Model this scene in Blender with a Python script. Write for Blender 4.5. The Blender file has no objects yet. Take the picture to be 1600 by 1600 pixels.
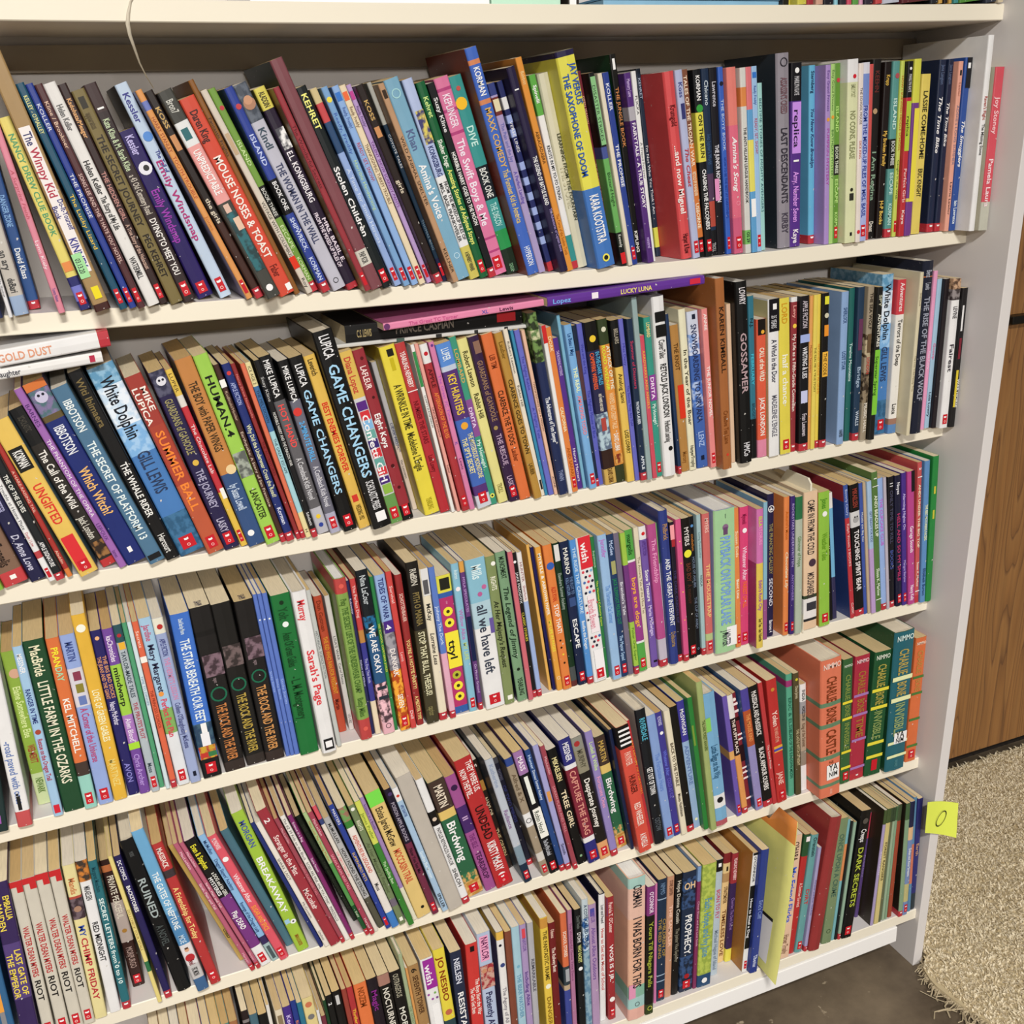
import bpy, bmesh, math, random
from mathutils import Vector, Matrix
random.seed(7)
S = bpy.context.scene
COL = S.collection
K = 0.85                      # scale of the solved measures to metres
# ---------------------------------------------------------------- camera
CF, CYAW, CPIT, CROL = 1690.27, 0.3933, 0.3374, -0.0405
CPOS = Vector((-1.2228*K, -1.2083*K, -0.1151*K))
def axes():
    cy, sy, cp, sp = math.cos(CYAW), math.sin(CYAW), math.cos(CPIT), math.sin(CPIT)
    f = Vector((sy*cp, cy*cp, -sp)); r = Vector((cy, -sy, 0)); u = r.cross(f)
    cr, sr = math.cos(CROL), math.sin(CROL)
    return cr*r+sr*u, -sr*r+cr*u, f
CR, CU, CFW = axes()
cam = bpy.data.objects.new('camera', bpy.data.cameras.new('camera'))
COL.objects.link(cam); S.camera = cam
cam.data.sensor_width = 36; cam.data.lens = 36*CF/1600; cam.data.clip_start = 0.02
m = Matrix((CR, CU, -CFW)).transposed().to_4x4(); m.translation = CPOS
cam.matrix_world = m
# ---------------------------------------------------------------- light, world, exposure
S.view_settings.view_transform = 'Standard'; S.view_settings.look = 'None'
S.view_settings.gamma = 1; S.view_settings.use_curve_mapping = False
S.view_settings.exposure = 0.22
W = bpy.data.worlds.new('world'); S.world = W; W.use_nodes = True
W.node_tree.nodes['Background'].inputs[0].default_value = (1.0, 0.95, 0.9, 1)
W.node_tree.nodes['Background'].inputs[1].default_value = 0.11
def lamp(name, loc, tgt, sx, sy, power, col):
    l = bpy.data.lights.new(name, 'AREA'); l.shape = 'RECTANGLE'; l.size = sx; l.size_y = sy
    l.energy = power; l.color = col
    o = bpy.data.objects.new(name, l); COL.objects.link(o); o.location = loc
    o.rotation_euler = (Vector(tgt)-Vector(loc)).to_track_quat('-Z', 'Y').to_euler()
lamp('ceiling_light', (-1.15, -2.0, 1.15), (-1.15, -2.0, -1), 0.50, 0.22, 76, (1.0, 0.955, 0.90))
lamp('far_ceiling_light', (-1.3, -5.6, 1.25), (-1.3, -5.6, -1), 1.2, 0.6, 340, (1.0, 0.955, 0.91))
# ---------------------------------------------------------------- pixel helpers (points of the photograph on world planes)
def ray(px, py):
    return CFW + CR*((px-800)/CF) - CU*((py-800)/CF)
def on_y(px, py, y):
    d = ray(px, py); return CPOS + d*((y-CPOS.y)/d.y)
def on_z(px, py, z):
    d = ray(px, py); return CPOS + d*((z-CPOS.z)/d.z)
def on_x(px, py, x):
    d = ray(px, py); return CPOS + d*((x-CPOS.x)/d.x)
# ---------------------------------------------------------------- shelf measures
ZB = [0.0, -0.29*K, -0.5793*K, -0.8701*K, -1.1572*K, -1.4478*K]      # underside of each shelf front
YF = [-0.0261*K, 0.0, 0.0089*K, 0.0072*K, -0.0079*K, -0.0361*K]      # front edge of each shelf
SAG = [0.0042*K, 0.0085*K, 0.0048*K, 0.0008*K, 0.0, 0.0]
TH = 0.0203*K
YB = 0.137*K                                                            # back board
XL = -1.95*K
ZFL = -1.5468*K
def sag(i, x):
    t = x/(-1.26*K)
    return -SAG[i]*4*t*(1-t) if 0 < t < 1 else 0.0
# ---------------------------------------------------------------- materials
def lin(c):
    return c/12.92 if c <= 0.04045 else ((c+0.055)/1.055)**2.4
def rgb(h):
    h = h.strip('#')
    if len(h) == 3: h = ''.join(c*2 for c in h)
    return tuple(lin(int(h[i:i+2], 16)/255) for i in (0, 2, 4))
MATS = {}
def mat(h, rough=0.42, kind='card', gain=1.0):
    key = (h, rough, kind)
    if key in MATS: return MATS[key]
    m = bpy.data.materials.new(kind+'_'+h.replace('+', '_')); m.use_nodes = True; MATS[key] = m
    nt = m.node_tree; N = nt.nodes; L = nt.links; b = N['Principled BSDF']
    if '+' in h:
        ha, hb = h.split('+'); tc = N.new('ShaderNodeTexCoord'); v = N.new('ShaderNodeTexNoise'); v.inputs['Scale'].default_value = 130; v.inputs['Detail'].default_value = 2.5
        L.new(tc.outputs['Object'], v.inputs['Vector']); r = N.new('ShaderNodeValToRGB'); r.color_ramp.elements[0].position = .44; r.color_ramp.elements[1].position = .56
        r.color_ramp.elements[0].color = (*rgb(ha), 1); r.color_ramp.elements[1].color = (*rgb(hb), 1)
        L.new(v.outputs['Fac'], r.inputs[0]); L.new(r.outputs[0], b.inputs['Base Color']); b.inputs['Roughness'].default_value = rough; return m
    c = rgb(h); c = tuple(min(0.86, max(0.003, v**1.07*gain)) for v in c) if kind in ('card', 'ink') else c
    if kind == 'card': g_ = sum(c)/3; c = tuple((v*.9+g_*.1)*.9 for v in c)
    m.diffuse_color = (*c, 1)
    b.inputs['Roughness'].default_value = rough; b.inputs['Specular IOR Level'].default_value = .38
    if kind == 'ink':
        b.inputs['Base Color'].default_value = (*c, 1); return m
    tc = N.new('ShaderNodeTexCoord'); mp = N.new('ShaderNodeMapping'); L.new(tc.outputs['Object'], mp.inputs[0])
    nz = N.new('ShaderNodeTexNoise'); L.new(mp.outputs[0], nz.inputs['Vector'])
    mx = N.new('ShaderNodeMix'); mx.data_type = 'RGBA'
    L.new(nz.outputs['Fac'], mx.inputs['Factor']); L.new(mx.outputs[2], b.inputs['Base Color'])
    mx.inputs[6].default_value = (*[v*0.86 for v in c], 1); mx.inputs[7].default_value = (*[min(0.9, v*1.12+0.004) for v in c], 1)
    nz.inputs['Scale'].default_value = 38; nz.inputs['Detail'].default_value = 3
    bp = N.new('ShaderNodeBump'); bp.inputs['Distance'].default_value = 0.0004; bp.inputs['Strength'].default_value = 0.25
    if kind == 'card':
        # worn white flecks along the print
        n2 = N.new('ShaderNodeTexNoise'); n2.inputs['Scale'].default_value = 210; n2.inputs['Detail'].default_value = 4
        L.new(mp.outputs[0], n2.inputs['Vector'])
        r = N.new('ShaderNodeValToRGB'); r.color_ramp.elements[0].position = 0.71; r.color_ramp.elements[1].position = 0.74
        L.new(n2.outputs['Fac'], r.inputs[0])
        m2 = N.new('ShaderNodeMix'); m2.data_type = 'RGBA'; L.new(r.outputs[0], m2.inputs['Factor'])
        L.new(mx.outputs[2], m2.inputs[6]); m2.inputs[7].default_value = (0.62, 0.6, 0.56, 1)
        L.new(m2.outputs[2], b.inputs['Base Color'])
        L.new(nz.outputs['Fac'], bp.inputs['Height']); L.new(bp.outputs[0], b.inputs['Normal'])
    elif kind == 'paper':
        mp.inputs['Scale'].default_value = (1, 0.06, 0.06)
        nz.inputs['Scale'].default_value = 900; nz.inputs['Detail'].default_value = 2
        mx.inputs[6].default_value = (*[v*0.84 for v in c], 1); mx.inputs[7].default_value = (*[min(.9, v*1.16) for v in c], 1)
        bp.inputs['Strength'].default_value = 0.12
        L.new(nz.outputs['Fac'], bp.inputs['Height']); L.new(bp.outputs[0], b.inputs['Normal'])
    elif kind == 'paint':
        nz.inputs['Scale'].default_value = 7; nz.inputs['Detail'].default_value = 6
        mx.inputs[6].default_value = (*[v*0.95 for v in c], 1); mx.inputs[7].default_value = (*[min(0.9, v*1.03) for v in c], 1)
        n3 = N.new('ShaderNodeTexNoise'); n3.inputs['Scale'].default_value = 260; L.new(tc.outputs['Object'], n3.inputs['Vector'])
        bp.inputs['Strength'].default_value = 0.12
        L.new(n3.outputs['Fac'], bp.inputs['Height']); L.new(bp.outputs[0], b.inputs['Normal'])
    return m
def mesh_obj(name, verts, faces, fm, mats, parent=None, smooth=False):
    me = bpy.data.meshes.new(name); me.from_pydata(verts, [], faces)
    for m in mats: me.materials.append(m)
    if fm: me.polygons.foreach_set('material_index', fm)
    if smooth: me.polygons.foreach_set('use_smooth', [True]*len(me.polygons))
    me.update()
    o = bpy.data.objects.new(name, me); COL.objects.link(o)
    if parent: o.parent = parent
    return o
def box(x0, x1, y0, y1, z0, z1):
    v = [(x, y, z) for z in (z0, z1) for y in (y0, y1) for x in (x0, x1)]
    f = [(0, 2, 3, 1), (4, 5, 7, 6), (0, 1, 5, 4), (2, 6, 7, 3), (0, 4, 6, 2), (1, 3, 7, 5)]
    return v, f
def box_obj(name, b, m, parent=None, bevel=0.0):
    v, f = box(*b); o = mesh_obj(name, v, f, None, [m], parent)
    if bevel:
        md = o.modifiers.new('bevel', 'BEVEL'); md.width = bevel; md.segments = 2
    return o
def empty(name, loc, label, cat, group=None, kind=None):
    o = bpy.data.objects.new(name, None); o.empty_display_size = 0.02; COL.objects.link(o); o.location = loc
    tag(o, label, cat, group, kind); return o
def tag(o, label=None, cat=None, group=None, kind=None):
    if label: o['label'] = label
    if cat: o['category'] = cat
    if group: o['group'] = group
    if kind: o['kind'] = kind
    return o
# ================================================================ SETTING
CREAM = mat('ece5d2', 0.45, 'paint'); WHITE = mat('dedad8', 0.5, 'paint'); GREYB = mat('d2cdc8', 0.55, 'paint')
BRIGHT = mat('f6f4f0', 0.4, 'paint'); STRIPM = mat('b0a594', 0.6, 'paint')
bc = empty('bookcase', (0, 0, ZFL), 'large white painted bookcase with cream shelves full of books', 'bookcase')
def shelf(i):
    n = 40; V = []; F = []; FM = []
    for k in range(n+1):
        x = XL + (0-XL)*k/n; s = sag(i, x)
        z0 = ZB[i]+s; z1 = z0+TH; e = 0.0009
        for y, z in ((YF[i]+e, z0), (YF[i], z0+e), (YF[i], z1-e), (YF[i]+e, z1), (YB, z1), (YB, z0)):
            V.append((x, y, z-ZFL))
    for k in range(n):
        for j in range(6):
            a = k*6+j; b = k*6+(j+1) % 6
            F.append((a, b, b+6, a+6)); FM.append(1 if j in (3, 4, 5) else 0)
    F.append(tuple(range(5, -1, -1))); F.append(tuple(n*6+j for j in range(6)))
    FM += [0, 0]; o = mesh_obj('shelf', V, F, FM, [CREAM, WHITE], bc); return o
for i in range(6): shelf(i)
# right side panel: front edge leans in towards the bottom
PA, PB = -0.0874*K, 0.0409*K
PT = 0.019*K
def side(x0, x1, name):
    ztop = 0.5; V = []
    for z in (ZFL, ztop):
        yf = PA + PB*(z/(-1.4*K))
        V += [(x0, yf, z-ZFL), (x1, yf, z-ZFL), (x1, YB+0.01, z-ZFL), (x0, YB+0.01, z-ZFL)]
    F = [(3, 2, 1, 0), (4, 5, 6, 7), (0, 1, 5, 4), (1, 2, 6, 5), (2, 3, 7, 6), (3, 0, 4, 7)]
    o = mesh_obj(name, V, F, None, [WHITE], bc)
    md = o.modifiers.new('bevel', 'BEVEL'); md.width = 0.0008; md.segments = 2
side(0, PT, 'side_panel'); side(XL-PT, XL, 'side_panel')
box_obj('back_board', (XL, 0, YB, YB+0.006, ZB[5]-ZFL, 0.5-ZFL), GREYB, bc)
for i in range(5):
    box_obj('back_strip', (XL, -0.0005, YB-0.006, YB, ZB[i]-0.036*K-ZFL, ZB[i]-0.008-ZFL), STRIPM, bc)  # strip on the back board below each shelf, browner and darker than the board
box_obj('kick_strip', (XL, -0.041*K, -0.0385*K, -0.022*K, -1.480*K-ZFL, -1.449*K-ZFL), BRIGHT, bc, 0.001)
# floor
fm = bpy.data.materials.new('concrete_floor'); fm.use_nodes = True
nt = fm.node_tree; N = nt.nodes; L = nt.links; b = N['Principled BSDF']; b.inputs['Roughness'].default_value = 0.55
tc = N.new('ShaderNodeTexCoord'); n1 = N.new('ShaderNodeTexNoise'); n1.inputs['Scale'].default_value = 7; n1.inputs['Detail'].default_value = 8; n1.inputs['Roughness'].default_value = 0.65
L.new(tc.outputs['Object'], n1.inputs['Vector'])
cr = N.new('ShaderNodeValToRGB'); cr.color_ramp.elements[0].position = 0.3; cr.color_ramp.elements[0].color = (*rgb('4c4135'), 1)
cr.color_ramp.elements[1].position = 0.72; cr.color_ramp.elements[1].color = (*rgb('83745f'), 1)
L.new(n1.outputs['Fac'], cr.inputs[0])
n2 = N.new('ShaderNodeTexNoise'); n2.inputs['Scale'].default_value = 46; n2.inputs['Detail'].default_value = 5; L.new(tc.outputs['Object'], n2.inputs['Vector'])
c2 = N.new('ShaderNodeValToRGB'); c2.color_ramp.elements[0].position = 0.70; c2.color_ramp.elements[1].position = 0.75
L.new(n2.outputs['Fac'], c2.inputs[0])
mx = N.new('ShaderNodeMix'); mx.data_type = 'RGBA'; L.new(c2.outputs[0], mx.inputs['Factor']); L.new(cr.outputs[0], mx.inputs[6]); mx.inputs[7].default_value = (*rgb('b9a98f'), 1)
L.new(mx.outputs[2], b.inputs['Base Color'])
bp = N.new('ShaderNodeBump'); bp.inputs['Strength'].default_value = 0.3; bp.inputs['Distance'].default_value = 0.002; L.new(n1.outputs['Fac'], bp.inputs['Height']); L.new(bp.outputs[0], b.inputs['Normal'])
fl = box_obj('floor', (-3.2, 2.6, -3.2, 1.4, ZFL-0.05, ZFL), fm); tag(fl, kind='structure')
wl = box_obj('wall_back', (-3.2, 2.6, 1.4, 1.5, ZFL, 1.3), mat('b9b0a2', 0.7, 'paint')); tag(wl, kind='structure')
# wooden cabinet right of the bookcase
wm = bpy.data.materials.new('oak_veneer'); wm.use_nodes = True
nt = wm.node_tree; N = nt.nodes; L = nt.links; b = N['Principled BSDF']; b.inputs['Roughness'].default_value = 0.42
tc = N.new('ShaderNodeTexCoord'); mp = N.new('ShaderNodeMapping'); mp.inputs['Scale'].default_value = (15.0, 1, 1.0); L.new(tc.outputs['Object'], mp.inputs[0])
n0 = N.new('ShaderNodeTexNoise'); n0.inputs['Scale'].default_value = 1.15; n0.inputs['Detail'].default_value = 1.5; L.new(mp.outputs[0], n0.inputs['Vector'])
ma = N.new('ShaderNodeMath'); ma.operation = 'MULTIPLY'; ma.inputs[1].default_value = 16.0; L.new(n0.outputs['Fac'], ma.inputs[0])
fr = N.new('ShaderNodeMath'); fr.operation = 'FRACT'; L.new(ma.outputs[0], fr.inputs[0])
cr = N.new('ShaderNodeValToRGB'); e = cr.color_ramp.elements
e[0].position = 0.0; e[0].color = (*rgb('75491f'), 1); e[1].position = 1.0; e[1].color = (*rgb('986630'), 1)
x = e.new(0.14); x.color = (*rgb('b07c40'), 1); x = e.new(0.7); x.color = (*rgb('a87338'), 1)
L.new(fr.outputs[0], cr.inputs[0])
mp2 = N.new('ShaderNodeMapping'); mp2.inputs['Scale'].default_value = (170, 1, 4); L.new(tc.outputs['Object'], mp2.inputs[0])
n3 = N.new('ShaderNodeTexNoise'); n3.inputs['Scale'].default_value = 1; n3.inputs['Detail'].default_value = 4; L.new(mp2.outputs[0], n3.inputs['Vector'])
mx = N.new('ShaderNodeMix'); mx.data_type = 'RGBA'; mx.blend_type = 'MULTIPLY'; mx.inputs['Factor'].default_value = 0.55
L.new(cr.outputs[0], mx.inputs[6]); L.new(n3.outputs['Fac'], mx.inputs[7])
br = N.new('ShaderNodeBrightContrast'); br.inputs['Bright'].default_value = 0.02; L.new(mx.outputs[2], br.inputs[0]); L.new(br.outputs[0], b.inputs['Base Color'])
YC = 0.389*K
cab = empty('wooden_cabinet', (0.9, YC, ZFL), 'oak veneer cabinet with dark pull standing right of the bookcase', 'cabinet')
def cabbox(name, x0, x1, y0, y1, z0, z1, m, bev=0.0):
    return box_obj(name, (x0-0.9, x1-0.9, y0-YC, y1-YC, z0-ZFL, z1-ZFL), m, cab, bev)
HZ = on_y(1590, 502, YC-0.01).z
cabbox('door', 0.30, 1.55, YC, YC+0.02, ZFL+0.035, HZ-0.004, wm, 0.001)
cabbox('upper_door', 0.30, 1.55, YC, YC+0.02, HZ+0.010, 0.75, wm, 0.001)
cabbox('body', 0.30, 1.55, YC+0.021, YC+0.45, ZFL+0.03, 0.75, wm)
cabbox('plinth', 0.32, 1.53, YC+0.03, YC+0.42, ZFL, ZFL+0.03, mat('2a2420', 0.7, 'paint'))
cabbox('pull', 0.44, 1.2, YC-0.016, YC+0.002, HZ-0.004, HZ+0.010, mat('17140f', 0.35, 'paint'), 0.002)
# rug: backing and tufts
EDGE = [(0.10, 0.33), (0.05, 0.13), (0.034, 0.05), (0.028, -0.02), (0.025, -0.036)] + [tuple(on_z(*p, ZFL)[:2]) for p in ((1441, 1522), (1452, 1540), (1463, 1552), (1476, 1562), (1497, 1578), (1520, 1592), (1552, 1612), (1600, 1640), (1680, 1690))]
EDGE = [(p[0], p[1]) for p in EDGE]
RP = EDGE + [(1.6, -0.62), (1.6, 0.33)]
rug = empty('shaggy_rug', (0.4, 0, ZFL), 'beige shag carpet piece with a frayed edge on the concrete floor', 'rug')
n = len(RP); V = [(x-0.4, y, 0.001) for x, y in RP] + [(x-0.4, y, 0.012) for x, y in RP]
F = [tuple(range(n, 2*n)), tuple(range(n-1, -1, -1))] + [(k, (k+1) % n, n+(k+1) % n, n+k) for k in range(n)]
RUGM = mat('ddcfb0', 0.9, 'paint'); RUG2 = mat('ece0c4', 0.95, 'paint'); RUG3 = mat('c9b995', 0.95, 'paint')
mesh_obj('backing', V, F, None, [RUG3], rug)
def inside(x, y):
    c = False; j = len(RP)-1
    for i in range(len(RP)):
        xi, yi = RP[i]; xj, yj = RP[j]
        if (yi > y) != (yj > y) and x < (xj-xi)*(y-yi)/(yj-yi)+xi: c = not c
        j = i
    return c
V = []; F = []; FM = []
R = random.Random(3)
nt_ = 0
while nt_ < 110000:
    x = R.uniform(0.0, 1.25) if R.random() < .5 else R.uniform(0.0, 0.75); y = R.uniform(-0.36, 0.33)
    if not inside(x, y): continue
    nt_ += 1
    a = R.uniform(0, 6.28); w = R.uniform(0.0009, 0.0015); h = R.uniform(0.002, 0.0055)
    lx, ly = R.gauss(0, .0038), R.gauss(0, .0038); k = len(V); z0 = 0.0115
    dx, dy = math.cos(a)*w, math.sin(a)*w
    V += [(x-0.4-dx, y-dy, z0), (x-0.4+dx, y+dy, z0), (x-0.4+lx*.5+dx*1.1, y+ly*.5+dy*1.1, z0+h*.7), (x-0.4+lx*.5-dx*1.1, y+ly*.5-dy*1.1, z0+h*.7), (x-0.4+lx-dy*.6, y+ly+dx*.6, z0+h)]
    F += [(k, k+1, k+2, k+3), (k+3, k+2, k+4)]; c = R.choice((0, 0, 1, 1, 2)); FM += [c, c]
tag(mesh_obj('pile', V, F, FM, [RUGM, RUG2, RUG3], rug), kind='stuff')
V = []; F = []; FM = []
def strand(pts, w):
    k = len(V); n = len(pts)
    for i, p in enumerate(pts):
        t = (Vector(pts[min(i+1, n-1)])-Vector(pts[max(i-1, 0)])).normalized(); s = t.cross(Vector((0, 0, 1)))
        s = s.normalized() if s.length > 1e-4 else Vector((1, 0, 0)); u = s.cross(t)
        for q in (s*w, u*w, s*-w, u*-w): V.append(tuple(Vector(p)+q))
    for i in range(n-1):
        for j in range(4): F.append((k+i*4+j, k+i*4+(j+1) % 4, k+i*4+4+(j+1) % 4, k+i*4+4+j))
for i in range(4, len(EDGE)-2):
    (ax, ay), (bx, by) = EDGE[i], EDGE[i+1]
    ln = math.hypot(bx-ax, by-ay); nx, ny = (by-ay)/ln, -(bx-ax)/ln
    if nx*(0.6-ax)+ny*(0.1-ay) > 0: nx, ny = -nx, -ny
    for k in range(max(4, int(ln*650))):
        t = R.random(); x, y = ax+(bx-ax)*t, ay+(by-ay)*t; l = R.uniform(.002, .008) * (3.2 if 8 <= i <= 9 and R.random() < .5 else 1)
        p = [(x-0.4, y, .009)]; a = math.atan2(ny, nx)+R.gauss(0, .5)
        for s_ in range(4):
            a += R.gauss(0, .8); q = p[-1]; p.append((q[0]+math.cos(a)*l*.5, q[1]+math.sin(a)*l*.5, max(.0015, q[2]-.002+R.uniform(-.001, .002))))
        strand(p, R.uniform(.0007, .0014))
tag(mesh_obj('frayed_edge', V, F, None, [mat('b3a487', 0.9, 'paint')], rug), kind='stuff')
# sticky note on the side panel front, and the hanging ribbon
ny_ = PA+PB*(ZB[4]-0.02)/(-1.4*K)-0.0012
q4 = [on_y(*p, ny_) for p in ((1443, 1300), (1487, 1304), (1492, 1251), (1449, 1253))]
c0 = sum(q4, Vector())/4; V = []; F = []
for j in range(7):
    for i in range(7):
        u, v = i/6, j/6; p = q4[0].lerp(q4[1], u).lerp(q4[3].lerp(q4[2], u), v)-c0
        p.y -= 0.004*(u-.35)**2*4*(1 if u > .35 else .4) + 0.002*(1-v)
        V.append(tuple(p))
nV = len(V); V += [(a, b_+0.0002, c) for a, b_, c in V]
for j in range(6):
    for i in range(6):
        a = j*7+i; F.append((a, a+1, a+8, a+7)); F.append((nV+a, nV+a+7, nV+a+8, nV+a+1))
note = mesh_obj('sticky_note', V, F, None, [mat('e2ee5c', 0.7, 'paint')], None, True); note.location = c0
tag(note, 'yellow sticky note with a handwritten O on the bookcase side', 'note')
V = []; F = []; ce = on_y(1468, 1277, ny_)-c0; e2 = (on_y(1473, 1263, ny_)-on_y(1463, 1291, ny_)); e2 = e2*0.42; e1 = Vector((0.0078, 0, 0.0))
for k in range(28):
    a = k*2*math.pi/28; p = ce+e1*math.cos(a)+e2*math.sin(a); d = p-ce
    V += [tuple(ce+d*0.93+Vector((0, -.0036, 0))), tuple(ce+d*1.06+Vector((0, -.0036, 0)))]
for k in range(28):
    a, b2 = 2*k, 2*((k+1) % 28); F.append((a, a+1, b2+1, b2))
mesh_obj('handwriting', V, F, None, [mat('222422', 0.6, 'ink')], note)
rib = []
for (px, py), y, w in zip([(208, -8), (204, 3), (200.5, 20), (199.5, 37), (203, 55), (210, 75), (218, 98), (228, 118), (240, 138)], [-.03, -.027, -.0275, -.027, -.024, -.016, -.004, .012, .03], [2.2, 2.2, 3.2, 3.8, 3.2, 2.6, 1.8, 1.2, .8]):
    p = on_y(px, py, y*K*1.02); d = Vector((w/1400, 0.0006, 0)); rib.append((p-d*.62, p+d*.62))
V = []; F = []; o0 = rib[3][0]
for a, b_ in rib:
    V += [tuple(a-o0), tuple(b_-o0), tuple(b_-o0+Vector((0, .0003, 0))), tuple(a-o0+Vector((0, .0003, 0)))]
for k in range(len(rib)-1):
    for j in range(4): F.append((k*4+j, k*4+(j+1) % 4, k*4+4+(j+1) % 4, k*4+4+j))
F += [(0, 3, 2, 1)]; k = (len(rib)-1)*4; F += [(k, k+1, k+2, k+3)]
ro = mesh_obj('hanging_ribbon', V, F, None, [mat('cfc6b2', 0.5, 'paint')], None, True); ro.location = o0
tag(ro, 'thin pale ribbon hanging down over the uppermost shelf edge', 'ribbon')
# ================================================================ LETTERING (glyph outlines of the built-in font, one mesh per book)
GL = {}
def glyph(ch, bold):
    key = (ch, bold)
    if key in GL: return GL[key]
    def mk(s):
        cu = bpy.data.curves.new('t', 'FONT'); cu.body = s; cu.size = 1; cu.resolution_u = 2 if len(s) == 1 else 1
        if bold: cu.offset = 0.018
        o = bpy.data.objects.new('t', cu); COL.objects.link(o); return o
    o = mk(ch); o2 = mk('H'+ch+'H'); o3 = mk('HH')
    bpy.context.view_layer.update()
    adv = o2.dimensions.x-o3.dimensions.x
    V, F = [], []
    if ch != ' ':
        me = bpy.data.meshes.new_from_object(o.evaluated_get(bpy.context.evaluated_depsgraph_get()))
        V = [(v.co.x, v.co.y) for v in me.vertices]
        F = [tuple(p.vertices) for p in me.polygons]
        F2 = []
        for f in F:
            ar = 0
            for i in range(len(f)):
                a, b2 = V[f[i]], V[f[(i+1) % len(f)]]; ar += a[0]*b2[1]-b2[0]*a[1]
            F2.append(f if ar > 0 else f[::-1])
        F = F2
        bpy.data.meshes.remove(me)
    for x in (o, o2, o3):
        c = x.data; bpy.data.objects.remove(x); bpy.data.curves.remove(c)
    GL[key] = (adv, V, F); return GL[key]
class Print:
    def __init__(s): s.V = []; s.F = []; s.M = []; s.mats = []
    def m(s, h, kind='ink', rough=.4):
        mm = mat(h, rough, kind)
        if mm not in s.mats: s.mats.append(mm)
        return s.mats.index(mm)
    def quad(s, x0, x1, z0, z1, y, h):
        k = len(s.V); s.V += [(x0, y, z0), (x1, y, z0), (x1, y, z1), (x0, y, z1)]; s.F.append((k, k+1, k+2, k+3)); s.M.append(s.m(h))
    def disc(s, x, z, r, y, h, r0=0, n=14):
        i = s.m(h); k = len(s.V)
        for j in range(n):
            a = j*2*math.pi/n; s.V.append((x+r*math.cos(a), y, z+r*math.sin(a)))
        if r0 <= 0: s.F.append(tuple(range(k, k+n))); s.M.append(i)
        else:
            for j in range(n):
                a = j*2*math.pi/n; s.V.append((x+r0*math.cos(a), y, z+r0*math.sin(a)))
            for j in range(n):
                j2 = (j+1) % n; s.F.append((k+j, k+j2, k+n+j2, k+n+j)); s.M.append(i)
    def text(s, body, x, z, length, height, y, h, bold=True, horiz=False, slant=0.0):
        # vertical title: reads downwards from z, letters' tops towards +x; x is the baseline centre
        G = [glyph(c, bold) for c in body]; L = sum(g[0] for g in G)
        if L <= 0: return
        size = height/0.72; sx = length/L
        if sx > size*1.5: sx = size*1.5
        if sx < size*0.32: size = sx/0.32
        pen = (length-sx*L)/2; i = s.m(h)
        for adv, V, F in G:
            k = len(s.V)
            for u, v in V:
                uu = pen+(u+slant*v)*sx; vv = (v-0.36)*size
                s.V.append((x+uu, y, z+vv) if horiz else (x+vv, y, z-uu))
            for f in F: s.F.append(tuple(k+a for a in f)); s.M.append(i)
            pen += adv*sx
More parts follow.
